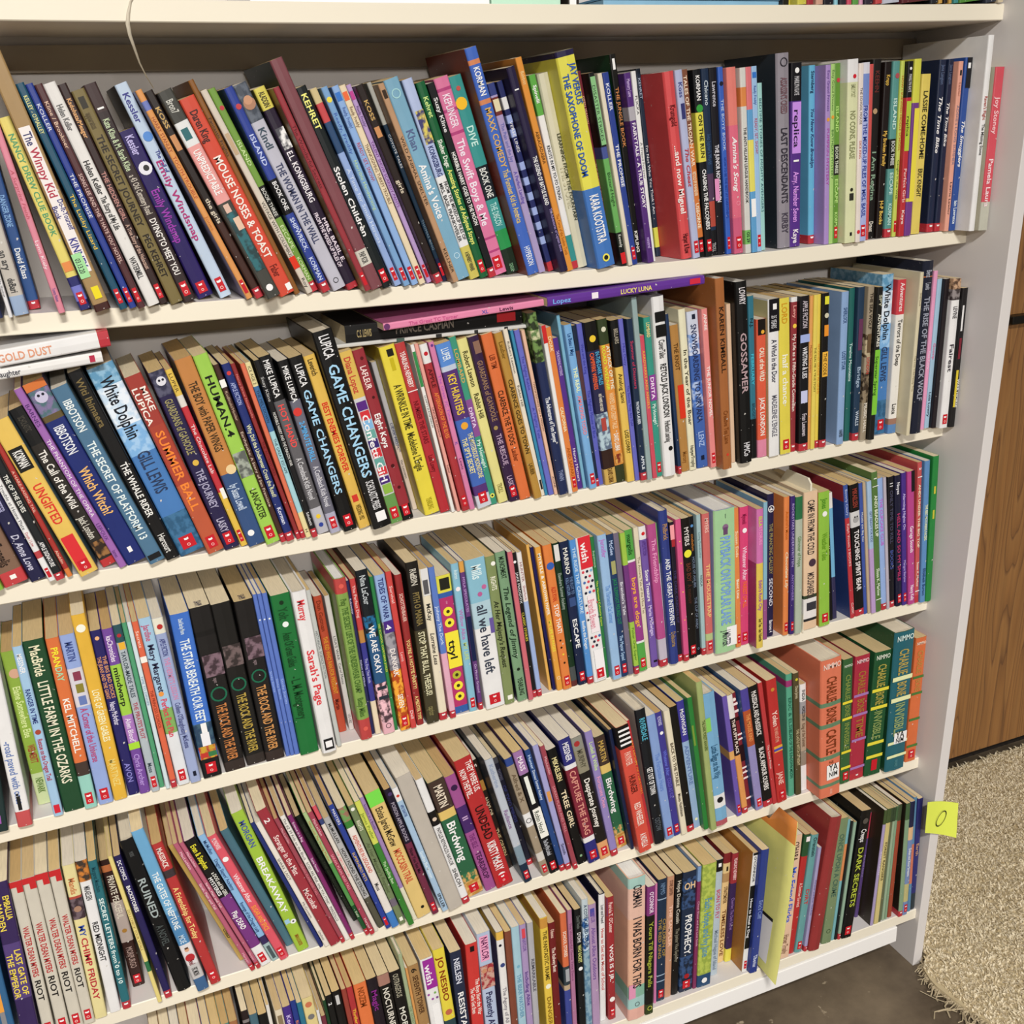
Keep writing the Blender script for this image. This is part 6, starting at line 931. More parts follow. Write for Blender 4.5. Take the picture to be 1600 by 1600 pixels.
parse(4, """
@0 1240 4.4444
30 1800 -245 700 110|2c6c9c/1c4c74|q .05 .75 .3 .6 e8a448;T .2 .6 3c3020 WINTER;q .75 .85 .3 .6 8c8c90;q .85 .9 .3 .6 e08090
172 1770 -78 640 146|3c2662/2c1c4c|T .08 .22 eed858 >EMBALLIA;t .12 .28 eed858 <MAIDEN;T .4 .68 eed858 >LAST GATE OF;t .42 .69 eed858 <THE EMPEROR;b .36 .7 5c4488
310 1700 62 625 92|dad4c4 s|q 0 .035 0 1 c42c30;q .035 .07 .5 1 c42c30;t .28 .6 b83034 WALTER DEAN MYERS;T .62 .76 181414 RIOT
405 1670 148 600 92|dad4c4 s|q 0 .035 0 1 c42c30;q .035 .07 .5 1 c42c30;t .28 .6 b83034 WALTER DEAN MYERS;T .62 .76 181414 RIOT
500 1640 240 570 92|dad4c4 s|q 0 .035 0 1 c42c30;q .035 .07 .5 1 c42c30;t .28 .6 b83034 WALTER DEAN MYERS;T .62 .76 181414 RIOT
585 1608 335 545 92|dad4c4 s|q 0 .035 0 1 c42c30;q .035 .07 .5 1 c42c30;t .28 .6 b83034 WALTER DEAN MYERS;T .62 .76 181414 RIOT
662 1572 430 512 84|eee2a0|b .21 .34 3c2c34+6c5c64;b .195 .21 c04c38;c .275 .5 .3 a88470;t .08 .18 c87c50 Mandis;t .38 .45 2c4ca4 MY;T .46 .87 b82c3c CHIMP FRIDAY
765 1530 520 480 76|f1f1f3|B 0 .13 c87c34+3c3028;t .16 .25 2c2c30 MIKAELSEN;T .39 .65 1c1c20 RED MIDNIGHT
855 1505 608 480 60|207682 S|t .04 .2 184c58 Margaret Meacham;T .24 .58 e0eeec SECRET LETTERS;t .59 .82 e0eeec from 0 to 10
925 1350 690 475 96|3a1c16/883c18 s|b .04 .09 c87438;B .32 .64 bcaca4;T .12 .45 dcd4c4 PRIVATE PEACEFUL;c .55 .5 .2 a87c38;t .68 .85 a89088 MORPURGO
1098 1455 748 445 32|f2de84|b .71 .78 2c7c4c;t .3 .68 8c6c28 DO I CHECK YOUR VITALS
1150 1427 786 445 48|261e5e S|t .03 .16 e8e8f4 DC COMICS;t .2 .38 f0f0f8 BACKSTORIES |;t .39 .78 f0f0f8 BATMAN: GOTHAM CITY'S GUARDIAN;t .84 .9 e8e8f4 Graphic|slim navy comic paperback with white capitals left of the thick black one, fourth shelf
1235 1387 826 348 112|111316/2c2c34 h s|t .07 .1 5c6060 MORRIS;T .24 .5 a8b4b4 RUINED;t .55 .68 4c5454 A NOVEL
@180 1200 4.2105
545 1478 103 430 86|6cb2de/c8d0d4|b .5 .7 4c90c4;B .7 .83 e8e4e6;c .785 .5 .4 b83038;c .735 .5 .2 d8a888;q .72 .73 .35 .65 5c3c24;t .8 .83 7c2430 feel;B .83 .92 cccaca;B .92 1 3c6c9c;T .25 .6 e8f4fa THE GATES OF NEPTUNE;t .64 .69 c8dcec MOE;t .85 .9 333 FIC MON
632 1432 238 515 58|c22e2e s|b .18 .23 44383c;t .03 .16 f4e4dc McKISSACK;T .3 .66 f0d48c A Friendship for Today
822 1272 348 520 40|caaa54/5c4c38|t .72 .8 3c2c14 USED
895 1340 380 510 34|c2627e S|t .05 .2 f0d0d8 MacLachlan;T .3 .5 f4dce0 Sarah, Plain and Tall;t .85 .94 e8b8c4 Harper
935 1325 420 503 34|c2627e S|t .05 .2 f0d0d8 MacLachlan;T .3 .5 f4dce0 Sarah, Plain and Tall;t .85 .94 e8b8c4 Harper
960 1312 452 492 68|82328c s|B 0 .44 131313;B .85 1 f4f4f4;t .04 .22 e8e040 Evan & Stephen;t .26 .44 e8e8e0 >a DOG and his GIRL;t .28 .42 f4f4f4 <MYSTERIES;T .56 .7 f4f0f4 Play DEAD
1035 1277 543 458 48|8ec2ee|b .8 .86 3c2c64;b .86 1 a8c4c4;t .04 .14 2c4c7c McMullan;T .18 .42 2c4c7c Dragon Slayers' Academy;t .52 .76 2c4c7c Revenge of the Dragon Lady;q .88 .98 .3 .8 4c5c60
1090 1272 605 465 56|ea566a s|t .02 .1 f8d8dc MLYNOWSKI;c .18 .5 .32 f8f0f0;T .3 .52 f8dce0 Whatever After;t .55 .75 f0a848 SUGAR AND SPICE
1128 1180 690 425 46|4c7c8c/2c4c50|
@380 1180 5
430 1545 -95 470 118|aad032|t .06 .24 4c5c9c MORGAN;T .3 .72 fcfcf4 BREAKAWAY;q .76 .79 .1 .5 a0c8e0;c .79 .75 .24 f8f8f8;c .79 .75 .09 1c1c1c;t .88 .96 a85c28 SIMON & SCHUSTER
600 1507 55 540 34|20327c|
640 1502 95 538 50|f4eade|T .28 .45 30282c SHARK LADY;t .63 .76 4c4448 McGovern;t .87 .95 5c5458 Scholastic
676 1502 100 450 88|aa2e3e|t .06 .09 f8e8e8 2;T .18 .46 f0d8d4 Stranger in the Mist;t .57 .72 f0d8d4 McCusker
770 1472 240 508 38|aa4a5a S|t .06 .2 e8b4bc MacLachlan;t .35 .6 dc8c94 SARAH, PLAIN AND TALL|slim dusty red paperback right of the wide crimson one, fourth shelf
800 1452 285 488 50|f2eee6|T .02 .34 2c2c30 The #2 39 Kids on the Block;T .36 .7 34302c ROSES ARE PINK AND YOU STINK!;t .72 .84 333 MARZOLLO
845 1447 345 482 38|8c2272 S|t .05 .2 f4d8ec Science in a Bag;t .33 .44 f4d8ec Sophie Newsom
862 1302 405 488 52|1b2519|t .05 .9 3c4434 THE CURIOSITY OF THE GLENDOWER MERRY
945 1417 460 458 40|5aa252 S|b 0 .4 b2ce8e;t .05 .4 b86c1c Nina Lost The Missing Mother;b .75 1 1c5c30;t .78 .86 d8e8c8 Dahl
985 1412 500 458 42|b2425a S|t .05 .18 f0c8d0 MacLachlan;t .33 .62 f0a8b4 SARAH, PLAIN AND TALL;t .86 .95 e8c8cc Harper|slim rose paperback right of the light green one, fourth shelf
1030 1382 535 408 28|eae2d6|b 0 .1 e25262;b .1 .14 3c4c84;t .35 .55 e0707c THE HERO'S TREASURE
1060 1357 625 503 56|bababa|B .72 1 5c5a4a;t .05 .22 3c3c3c McMULLAN;T .27 .7 2c2c2c HOW I FOUND THE STRONG
1120 1362 664 403 48|2242a2 s|t .03 .15 f0f0f8 MASTERS;T .37 .6 ecc84c SUPERHERO PETS
1165 1357 738 428 54|f1e9e2|B 0 .11 6c9c58+986c5c;B .11 .16 3c8c34;B .87 1 3484d2;T .22 .53 c85c4c ADVENTURE IN LEGOLAND;t .62 .68 3c3c3c Moss
1225 1332 818 408 56|7c8e62|b .78 .84 7c7080;c .03 .5 .3 e8e8e0;t .12 .2 e0e0c8 RIGHTS;I .3 .72 5c6848 At Her Majesty's Request;q .94 .97 .3 .8 f0f0e4
1297 1337 868 375 38|3c8c32|b 0 .33 dae252;t .08 .3 5c7c1c James Preller;T .47 .65 d8f0c8 The Spelling Bee
1330 1292 908 343 38|aa8ac2|t .05 .25 4c2c6c Science in a Bottle;b .73 1 eae6ce
1365 1282 950 315 92|eacb7a|q 0 .1 0 .98 7cda54;t .12 .42 3c3020 Eloise Jarvis McGraw;T .45 .72 c85438 MOCCASIN TRAIL;c .93 .6 .12 1c1c14
@600 1120 5.161
395 1602 -2 600 66|1f1532 s|B .42 1 7c2a4a;c .04 .6 .3 4c3c6c;t .1 .4 a8a0b0 POISON APPLE BOOKS;T .46 .66 2c1020 Now You See Me
475 1577 62 590 44|aacae6|b 0 .1 f4f4f4;c .06 .5 .26 c84838;t .13 .22 2c4c8c APPLE SIGNATURE;T .5 .72 dceaf4 Goodbye Blue Mountain;t .85 .97 333 SPILLER
530 1572 95 505 112|c6beb2/aca498|||thick plain beige cloth-covered book without lettering, fourth shelf
640 1517 252 522 48|f5f3f1 S|B .25 .36 14100f;c .31 .5 .28 d8c4b0;t .38 .68 4c4848 PHYLLIS REYNOLDS NAYLOR;T .71 .86 3c3838 SHILOH
682 1462 350 548 122|2c6e4a s|B 0 .25 4c3a30;B .25 .32 eaca6c;t .04 .22 e8dcc8 MARTIN;T .35 .69 f4f6f0 Birdwing;B .8 .88 2c6e4a+d2a462;B .88 1 dab070+b8843c
825 1412 488 500 80|aa529a|c .1 .5 .3 381c48;B .26 .48 4c2472;t .3 .42 c8a8d0 ll;t .5 .62 7c3474 THE ISLE;T .66 .9 481c48 TEARDROP
917 1392 562 372 112|c21e22/8c1418 s|t .03 .26 f8e4e0 >THEY WERE US.;t .07 .28 f8e4e0 <NOW THEY'RE...;T .36 .62 2c0808 UNDEAD;t .64 .87 f8ecec KIRSTY McKAY;c .92 .5 .26 f4ecec
985 1237 685 372 82|2c1e16|t .03 .06 d8d0c8 S;q .18 .27 .3 .9 a87c3c;t .33 .5 c8b898 NAYLOR;T .62 .88 b8a478 THE GREEN
1135 1347 812 360 60|c2cad6/5c7484 s|b .7 .85 88a0b0;b .85 1 16324c;t .04 .22 98a4bc Katherine;T .4 .55 8c6c98 Radiance
1160 1202 868 345 60|18182e S|b 0 .05 4c4c54;t .1 .2 5c5c70 THOMAS;T .22 .62 34386c OF TWO MINDS
1272 1297 970 350 56|aa9a82 s|b 0 .06 2c4c9a;b .46 .57 f2f2f0;r .52 .5 .36 1c1c20;b .8 .87 dcd8d0;t .13 .36 6c5c48 Alfred & X
1345 1272 1038 300 78|0d1119 s|B 0 .18 aa7ab6;t .04 .15 f0e4f4 MASS;q .2 .42 .3 .7 e8ece4;q .46 .7 .15 1 f0f4e8;T .48 .66 3c4c3c Robin Hood;t .72 .85 c8ccd4 The One Who Looked
@780 1060 5
480 1512 198 570 42|204c8e S|t .04 .15 b8d0f0 Hunter;T .16 .4 c8d8ec Dinosaur Summer Academy
525 1502 260 535 44|aaaade S|q .36 .44 .2 .8 d89c54;t .78 .88 3c3c5c Smith
585 1497 318 540 34|aa4656 S|t .08 .22 e8b8c0 MacLachlan;t .3 .7 dc9ca4 SARAH PLAIN AND TALL|slim dusty red paperback directly left of the black tree one, fourth shelf
620 1462 372 572 76|0e0c0a|t .07 .27 e8dca4 MIKAELSEN;T .35 .67 ecdcba TREE GIRL;c .93 .5 .14 8cb08c
705 1452 460 495 82|2c2e84 s|B .2 .235 eeeef0;B .235 .79 8c223c;B .79 .83 f0eef0;t .03 .17 e8e8f4 MESSNER;T .25 .77 dc9c8c CAPTURE THE FLAG
795 1422 560 480 76|211b17 s|B 0 .1 98988c;B .1 .28 9a947c;B .86 1 eaaa6c;c .05 .4 .26 a83838;t .1 .24 5c5848 MURPHY;T .33 .73 f0ece4 Desperate Journey
880 1397 668 430 54|9a8aca S|t .08 .3 c8e0a0 Ludell & Willie;t .35 .6 e0a0c0 Fortunate Ones
925 1335 742 470 106|2c6e4a s|B 0 .25 4c3a30;B .25 .32 eaca6c;t .04 .22 c8a85c MARTIN;T .35 .69 f4f6f0 Birdwing;B .8 .88 2c6e4a+d2a462;B .88 1 dab070+b8843c
1030 1342 855 408 34|16264e|
1102 1372 900 400 92|e24e36|B 0 .17 14120f;q .025 .04 .1 .95 f0f0f0;q .06 .075 .1 .95 f0f0f0;q .095 .11 .1 .95 f0f0f0;q .13 .145 .1 .95 f0f0f0;t .2 .3 f0c8b8 PAYNTER;T .38 .52 5c1c14 HUNGER;t .6 .78 f4dcd0 RED WHEELER;t .85 .96 f8e4dc A NOVELLA
1175 1302 983 343 40|ca222e|t .15 .35 f0c83c BAD NIGHTS;t .36 .58 f0a030 OF CHRISTMAS
1225 1307 1062 262 82|131921/bab6ae h|t .06 .22 5cb4cc RIVERDALE;T .42 .62 f0f0f0 GET OUT OF TOWN;t .8 .9 5c646c OSTOW
@980 1000 5
307 1567 150 605 62|8aaae2 s|t .3 .6 6c8ccc The Fortunate Hours
370 1537 215 580 64|423a9a s|t .03 .1 c8c4ec MLYNOWSKI;c .16 .5 .24 f4f4f8;T .3 .5 6c78d8 Whatever After;t .52 .68 6c64c0 COLD AS ICE
430 1527 286 565 44|f2e6ca|T .25 .6 4c3c24 BACK TO THE STABLE;t .66 .85 3c3020 Moses Hutchinson
472 1507 330 535 50|15130f/2c241c S|
520 1477 386 490 62|9abade|B 0 .31 423aa2;t .06 .26 e8e8f8 McSWIGAN;T .34 .65 6c84b4 ADVENTURE;c .93 .5 .2 e8e8c0
605 1487 470 460 48|2c8c3c/1c6c30|q .2 .35 .1 .5 7c9c40
655 1497 540 338 40|aaba72/6c8c32|t .25 .45 4c6024 THE DARK FOREST RANGERS
700 1467 588 440 94|7ab6de/4c90b8 h|B .76 .86 f4f4f4;c .8 .5 .24 1c1c20;q .17 .27 0 .4 8cca64;T .38 .63 2c5c7c Lottie Biggs on the Way;b .96 1 c05c68
862 1382 742 450 34|725aba/26305e s|b .45 .52 e8b060
905 1362 778 443 40|2c161a S|b 0 .19 eeeae4;b .5 .95 eaa252;T .2 .48 f0e0d4 THE PUPPY PLACE
932 1322 803 430 56|8c2230|q .08 .1 .1 1 f0e0e0;q .14 .16 .1 1 f0e0e0;q .2 .23 .0 1 2c0c10;q .34 .355 .1 1 f0e0e0;q .38 .395 .1 1 f0e0e0;q .44 .58 .1 1 2c0f14;q .63 .645 .1 1 f0e0e0;q .67 .685 .1 1 f0e0e0;q .72 .735 .1 1 f0e0e0;q .9 .915 0 1 f0e0e0;c .05 .5 .3 f0e0d8|maroon tartan-patterned paperback leaning beside the puppy one, fourth shelf
1010 1337 886 400 58|9a92ca/2c6caa s|b 0 .17 5246a6;b .17 .46 c2581e;t .2 .42 e8a060 THE MOUSE KIND
1070 1312 943 378 66|121212 S|t .04 .4 e8e4e0 McKISSACK AND McKISSACK;T .5 .86 f0ece8 BLACK ARMOUR OLIVERS
1142 1287 1022 345 44|ca3438|T .5 .7 f8d8d0 The Secret Prison
1170 1282 1088 325 74|ca2822/8c1410 s|c .08 .5 .18 c88c3c;T .25 .37 f8dcd0 Yolen;t .38 .5 e8a890 THE HANDS OF TIME;q .53 .58 .1 .95 e0a840;q .55 .57 .1 .95 4c50b0;t .75 .85 f0c8bc JANE
@1180 950 5
265 1477 243 527 52|5ab292/1e4e42|B .05 .1 aa327c;t .15 .5 2c6c58 ERIC & ELSIE;T .45 .85 1c5c48 ISLAND OF THE SUNDOWN MOON
322 1467 298 520 44|5c5232|c .05 .5 .22 d0c83c;t .1 .2 c8c0a0 Diana James;T .45 .75 c8bc94 THE CASTLE WITCH OF NIGHT
360 1432 352 605 54|f2f0f0|b .16 .27 a8a8ac;b .27 .62 bca890;b .62 .76 9c9080;t .05 .15 3c3c40 INDIA;T .2 .34 2c2c30 HORIZON #1;t .36 .58 6c5440 King of the Summit
512 1502 520 430 156|ea7e58/a84c1c h|H .03 .09 f4d8cc NIMMO;B .3 .33 6c9270;B .455 .485 6c9270;B .69 .72 6c9270;B .9 .925 6c9270;t .12 .3 7c3a18 CHARLIE;t .34 .45 7c3a18 BONE;t .5 .68 7c3a18 CASTLE;q .76 .87 .28 .88 f6f2ee;H .77 .05 202020 YA;H .82 .05 202020 NIM;t .73 .75 7c3a18 OF;t .94 .98 f4c0ac ORCHARD|thick salmon orange library hardcover with white YA sticker, protruding from the fourth shelf
665 1382 692 412 74|3c6e3e/244c28 s|H .04 .07 d8e4d0 NIMMO;q .33 .35 0 1 e8d840;q .46 .48 0 1 e8d840;q .73 .75 0 1 e8d840;q .86 .88 0 1 e8d840;t .12 .32 88984c CHARLIE;t .36 .45 88984c BONE;t .5 .72 88984c INVISIBLE|green paperback with yellow bands, right behind the big salmon hardcover, fourth shelf
735 1355 788 388 104|ba2242/8c182c S|H .03 .07 f0d0d4 NIMMO;q .3 .32 0 1 a87cb8;q .455 .475 0 1 a87cb8;q .66 .68 0 1 a87cb8;q .89 .91 0 1 a87cb8;t .12 .3 a87c38 CHARLIE;t .34 .45 a87c38 BONE;t .49 .65 a87c38 TIME|crimson paperback with lilac bands between two green ones, fourth shelf
852 1325 942 357 116|205e36/163c24|H .03 .08 dce4d4 NIMMO;q .29 .315 0 1 e8dc48;q .43 .455 0 1 e8dc48;q .72 .745 0 1 e8dc48;q .83 .855 0 1 e8dc48;t .1 .28 b0a450 CHARLIE;t .32 .42 b0a450 BONE;t .47 .7 8ca060 INVISIBLE;q .87 .96 .35 .7 c82030|thick dark green paperback with four yellow bands, fourth shelf
1018 1292 1102 205 148|1f6e7c/1b5432 h|H .03 .08 d4e8e4 NIMMO;q .31 .34 0 1 e8ecb8;q .46 .49 0 1 e8ecb8;q .78 .8 0 1 e8ecb8;q .88 .9 0 1 e8ecb8;t .12 .3 b8a458 CHARLIE;t .35 .45 b8a458 BONE;t .5 .74 98a870 INVISIBLE;q .72 .8 .3 .95 f4f4f0;H .725 .04 202020 YA;H .765 .04 202020 NIM;t .92 .97 5c98a0 ORCHARD|thick teal library hardcover with YA sticker, fourth shelf
1172 1210 1262 243 80|e2722e s|H .03 .07 f8dcc8 NIMMO;q .3 .32 0 1 4c7c3c;q .43 .45 0 1 4c7c3c;q .64 .66 0 1 4c7c3c;q .86 .88 0 1 4c7c3c;t .1 .28 b88c48 CHARLIE;t .33 .42 b88c48 BONE|orange paperback with dark green bands, last on the fourth shelf
""")
parse(5, """
@0 0 1
~.19 238 1645 17|8c6c50|
~.19 254 1638 17|c8a878|
~.19 270 1631 16|6c7c8c|
~.19 285 1627 15|b88c5c|
~.19 299 1621 20|a83c38|
~.19 317 1612 13|3c6ca0|
~.19 330 1607 12|d8a840|
~.2 345 1603 10|5c9c94|
~.2 358 1599 12|b07848|
~.21 376 1582 12|2c1e1e|B .06 .08 8c8484;B .14 .16 8c8484
~.21 389 1588 14|4c7484|
~.22 403 1588 15|121212|t .05 .4 c8c8c0 THE KEY
~.22 415 1572 5|ece8e0|
~.22 429 1581 13|eadec2|q .04 .12 .2 .8 8c7c60
~.23 441 1576 14|4c2c94|t .05 .2 c8b8e8 Keene
~.23 453 1566 11|1c3c94|t .08 .3 e08c48 BLACK
~.23 463 1569 9|207c9a|
~.23 471 1563 15|ead892|c .05 .5 .3 c87858;c .14 .5 .3 787878
~.23 494 1580 6|e8e8e8|
~.23 500 1590 7|7c3242|
~.23 504 1565 6|1c4c2a|
~.23 508 1558 13|101111|t .05 .08 e8e8e8 2
~.23 518 1552 13|141212|q .03 .1 .3 .7 c8c8c8
~.22 533 1548 8|a24232|
~.22 541 1545 10|bc2c32|t .05 .4 e8c040 Thriller
~.21 552 1541 20|ee7c32|T .03 .18 8c4414 NOZEM
~.21 572 1533 15|221622|t .08 .25 8c2c8c Magic
~.21 589 1527 18|16130f|b 0 .08 b28272;T .1 .4 e0dcd0 NOCTURNE
~.21 608 1521.5 14|13110f|t .02 .2 a8a490 OUTRAGEOUS;T .25 .5 dcdcd0 MORE
~.2 622 1493 8|aaba92/8c9c7a h|T .3 .6 6c7c58 THE GOOD DAY
~.2 631 1515 5|e2a252|
~.2 637 1512 16|b28a52|t .02 .06 1c140c 6;T .08 .38 4c2c14 SEVENTH TOWER
~.18 656 1502 19|f5f1f5|q .01 .23 .15 1 9c329a;t .05 .2 f4ecf4 wish;c .27 .2 .1 a050a8;c .27 .7 .1 80b060;c .31 .45 .1 a050a8;q .35 .6 .3 .85 f8f0f8;c .31 .8 .1 804890
~.17 676 1487 21|f2de22|t .03 .17 8c3412 JO;T .12 .42 8c3412 NESBO;c .47 .5 .3 c06c50;b .53 1 2c4c54;t .58 .8 e8e8e0 FART
@700 1380 6.667
~.13 18 738 136|27324e/1a2238|t .05 .25 dce0ec NIELSEN;T .31 .75 f0f2f8 RESISTANCE
~.09 180 655 116|da2e26|q .02 .06 .35 .7 1c1010;T .27 .55 f8e4dc >The Boys Start the War;t .33 .53 f8e4dc <The Girls Get Even
~.1 300 545 130|bacae6|q .02 .2 .12 .78 eaa6c6;t .03 .19 5c1c50 NAYLOR;q .23 .4 0 1 9c3038+c8a090;c .27 .3 .2 c89070;c .27 .72 .18 c89070;T .43 .75 2c2c58 Patiently Alice
~.09 500 525 70|f2eeec/5a5078|B 0 .06 f0c244;c .1 .4 .2 1c1c2c;c .25 .5 .32 3c4c84;T .42 .7 8c8890 The Agony of All
~.08 590 520 56|8c4c34/5c3424|
~.08 660 475 72|aad2e2|c .3 .5 .2 7cb0c8;T .36 .7 6c9cb8 THE BEAR WATCHER
~.08 745 448 76|b29aca|q .03 .1 .25 .75 d84c58;t .1 .2 7c5ca0 NAYLOR;T .28 .7 5c3c8c Including Alice
~.07 825 430 60|babac0|t .2 .6 5c5c68 REMARKABLE
~.07 955 378 76|f2ce34|B .005 .08 d89c30;T .1 .48 4c3c18 THE FANTASTIC FRAME;c .53 .5 .34 f4f0d8;t .6 .85 8c6c1c DANGER
~.07 1045 430 68|7c161a|t .05 .12 e8c8b8 Odesseus;T .2 .4 f0dcd0 The Railway Boat
~.06 1168 328 76|e2723a|b .42 .57 34444c;q .44 .54 .3 .9 a8acb0;b .57 .61 c8b090;b .61 1 3c4ca2;T .14 .34 f8e4d4 SCHOOL STORIES
~.05 1245 292 44|ba7aa2|t .05 .6 7c3c68 The Wonderful Game Time Dance
~.05 1315 288 62|111519 S|t .05 .15 6c7470 David Neale;t .18 .26 e8e8e8 D'OH!;T .28 .42 dce08c WHO RACKET;c .47 .5 .3 f0f0f0
~.04 1395 183 66|cadae2|B .14 .38 2c5c9a+c0d4e4;B .38 1 8cacbc+5c84a0;T .04 .36 1c3c5c A COTE CALLED COLOR
~.04 1465 238 76|ba9ac2|q .03 .09 .15 .7 5452a2;t .06 .14 7c5ca0 NAYLOR;T .18 .6 7c5ca0 Almost Alice Outdoors
@900 1300 5.333
205 1580 192 530 58|f5f3f1/1a1a38 h|t .08 .22 4c4c54 Lost and Found;T .26 .75 c85c58 How to Get the Most of School
275 1572 255 555 60|aa262e s|b .0 .1 a82830;t .04 .28 f0d4cc Patricia T. O'Conner;T .38 .68 f8f0ec WOE IS I JR.;c .83 .5 .36 f0ecea;q 0 .14 0 .05 2c4c9c
440 1585 442 405 134|f6bc9c/da8c5c h|B 0 .07 aad2ca;B .07 .28 f4c4b0;B .76 .84 8cc2aa;B .84 .92 a8d4d0;B .92 1 f0b8a8;q .74 .84 0 .4 e09aba;T .05 .2 24242c OSEMAN;T .27 .77 24242c I WAS BORN FOR THIS;r .89 .5 .14 3c3c44
580 1532 598 468 66|1b1911|B 0 .22 8c3282;t .04 .2 f0e0f0 O'CONNOR;T .27 .78 a8b442 Yours Till Niagara Falls;r .95 .5 .3 d8e060;b .92 1 3c4c24
650 1432 660 437 28|da7ab2|
665 1422 688 408 80|1d3652 s|B .155 .163 a8c0d8;B .78 .788 a8c0d8;B .83 .838 a8c0d8;t .03 .12 6c88a8 NIMMO;T .3 .65 a88c48 >CHILDREN OF;t .3 .65 a88c48 <THE RED KING
738 1387 768 383 58|d29c7a|t .03 .15 5c3424 STONE CANYON;T .22 .58 f0c8b4 THE SAMPLER
795 1367 835 363 56|13100d|T .05 .4 c8c4b8 Hope Donna Cousin;t .44 .72 8c8878 The Junior Vice Explorer
862 1347 898 350 118|20324e/18263c s|b .05 .3 34507c+142238;H .1 .08 e8c89c OH;T .35 .68 f0f2f4 PROPHECY;b .7 .95 34507c+142238;c .87 .5 .2 a82428
975 1312 1020 293 32|8c2c62|b 0 .12 7ca2d2;t .17 .75 e8b8d0 Cheat Sheet and the Lost Souls
1010 1307 1062 288 112|aaba4c/8c9c58|B 0 .9 b4c458+94a848;b .9 1 20507c;T .27 .75 5c94b4 Faith, Hope, and Ivy June;c .95 .5 .2 f4f4f0
1122 1205 1172 243 58|bacad6|b 0 .1 121214;q .03 .06 .3 .7 f0f0f0;T .25 .5 c44468 BORN TO FLY;t .6 .95 7c8ca0 Michael Hague of Island
1175 1098 1240 188 70|eecb8a|b 0 .09 8c2226;b .1 .17 ead090;q .12 .16 .4 .65 2c2414;b .18 .26 c09860;t .3 .45 6c4c2c STRATEMEYER;T .5 .95 7c4c24 TIMELESS LOVE
1243 1090 1310 190 48|3c245a|b 0 .27 a62a38;b .88 1 eae242;t .04 .24 f0d0d0 YEARLING NEWBERY;T .4 .7 8c70a8 Cherries: The Dark Secret
@1100 1240 5
298 1400 388 470 50|f3f1ed/ba7c26 s|B .02 .0 f3f1ed;q .27 .8 0 1 131311;t .03 .24 222 O'CONNOR;T .36 .72 f4f4f4 How to Steal a Dog;q 0 .02 0 1 1c1c1c
348 1417 445 455 58|223c94|T .4 .55 7c90c8 Eric's Cliff;t .85 .95 c8d0ec Tiberius
@1100 1240 5
583 1305 690 345 78|f2caaa/b88c6c|t .05 .2 3c2c24 O'HARA;t .25 .7 3c64cc My Friend Flicka;t .8 .96 8c6c54 Harper Trophy|peach paperback with blue lettering right of the yellow-green folder, lowest shelf
655 1262 790 330 50|c2221e|q .02 .06 .3 .9 f0e8e8;b 0 .18 2c5c34;t .4 .6 f4c8c0 A Summer Survival
712 1252 848 335 62|6aaaaa s|t .02 .18 1c3c40 Orenstein;T .36 .68 c43438 DIRT
782 1240 898 430 32|aaa2ce S|t .05 .9 5c5490 Forever and Ever The Kiss
@1240 1200 5
118 1450 300 408 88|a23232/8a1c1a h|||thick plain red hardcover without lettering, lowest shelf
222 1387 362 410 76|82986e/60784c|T .12 .62 4c6c5c ONCE UPON A CRIME;r .9 .5 .22 3c5438
295 1352 428 405 30|7abac2|b .2 .5 e29252
322 1347 452 420 24|1b2121|
343 1347 475 430 28|9abaa2 S|
372 1347 535 350 76|0d0d10 s|c .08 .5 .26 5c5650;t .14 .24 e8e8e8 Creeps;T .28 .75 bac848 DARK SECRETS
480 1172 588 357 34|5c4282|b 0 .24 ca3454;T .35 .65 a090c0 The Seal Secret
600 1238 705 340 30|b2a2ce/3a3022|b 0 .12 4c6034;t .2 .7 e8e0f0 BEAR COUNTRY
630 1225 738 325 28|daca82/4c4030|b 0 .12 4c6034;t .2 .7 5c5028 FOREST RANGERS
662 1208 768 318 24|6c7252|b 0 .12 3c5034
690 1195 788 312 26|a2ba9a|b 0 .12 3c5034
712 1185 805 305 24|8cac8c|b 0 .12 4c6c44
735 1172 820 292 30|aa4a2a/3a2c22|b 0 .14 4c5c3c
828 1165 893 282 28|8cac8a/2c2418 S|b 0 .14 4c6c44
862 1152 928 268 38|7a92c2 s|b 0 .22 24284c;b .22 .33 eac08c;b .72 .88 c8c080;T .4 .65 e8ecf8 Deltas and River Streams
902 1122 957 232 22|5c92ba|b .4 .75 d87c5c
920 1108 990 243 40|2c2e7c|b .85 1 2c3c44;t .2 .7 c8a080 Earth
""")
parse(0, """
@0 0 1
1247 8 1247 -255 12|d8d040|
1262 8 1262 -240 10|b02838|
1276 8 1276 -250 11|d8a890|
1288 8.5 1288 -250 14|20202a|
1304 8.5 1304 -235 8|90d0e0|
1313 8 1313 -250 9|30303a|
1324 8 1324 -245 7|d84868|
1333 8 1333 -260 9|60a848|
1343 8 1343 -240 8|e0a0c0|
1352 7.5 1352 -250 14|383040|
1369 7 1369 -245 9|d04848|
1380 7 1380 -265 26|c8ccdc h|
1410 6.5 1411 -250 40|6c2c34|
1455 6.5 1457 -250 10|282c34|
1467 6.5 1469 -250 6|d8a840|
1475 6.5 1477 -250 6|281c18|
1483 6.5 1485 -250 6|d8a840|
1491 6 1493 -250 7|389898|
1500 6 1503 -255 36|589838|
1541 5.5 1545 -250 16|303848|
1560 5 1565 -250 8|d8c8a8|
""")
for r_ in range(6): build_row(r_)
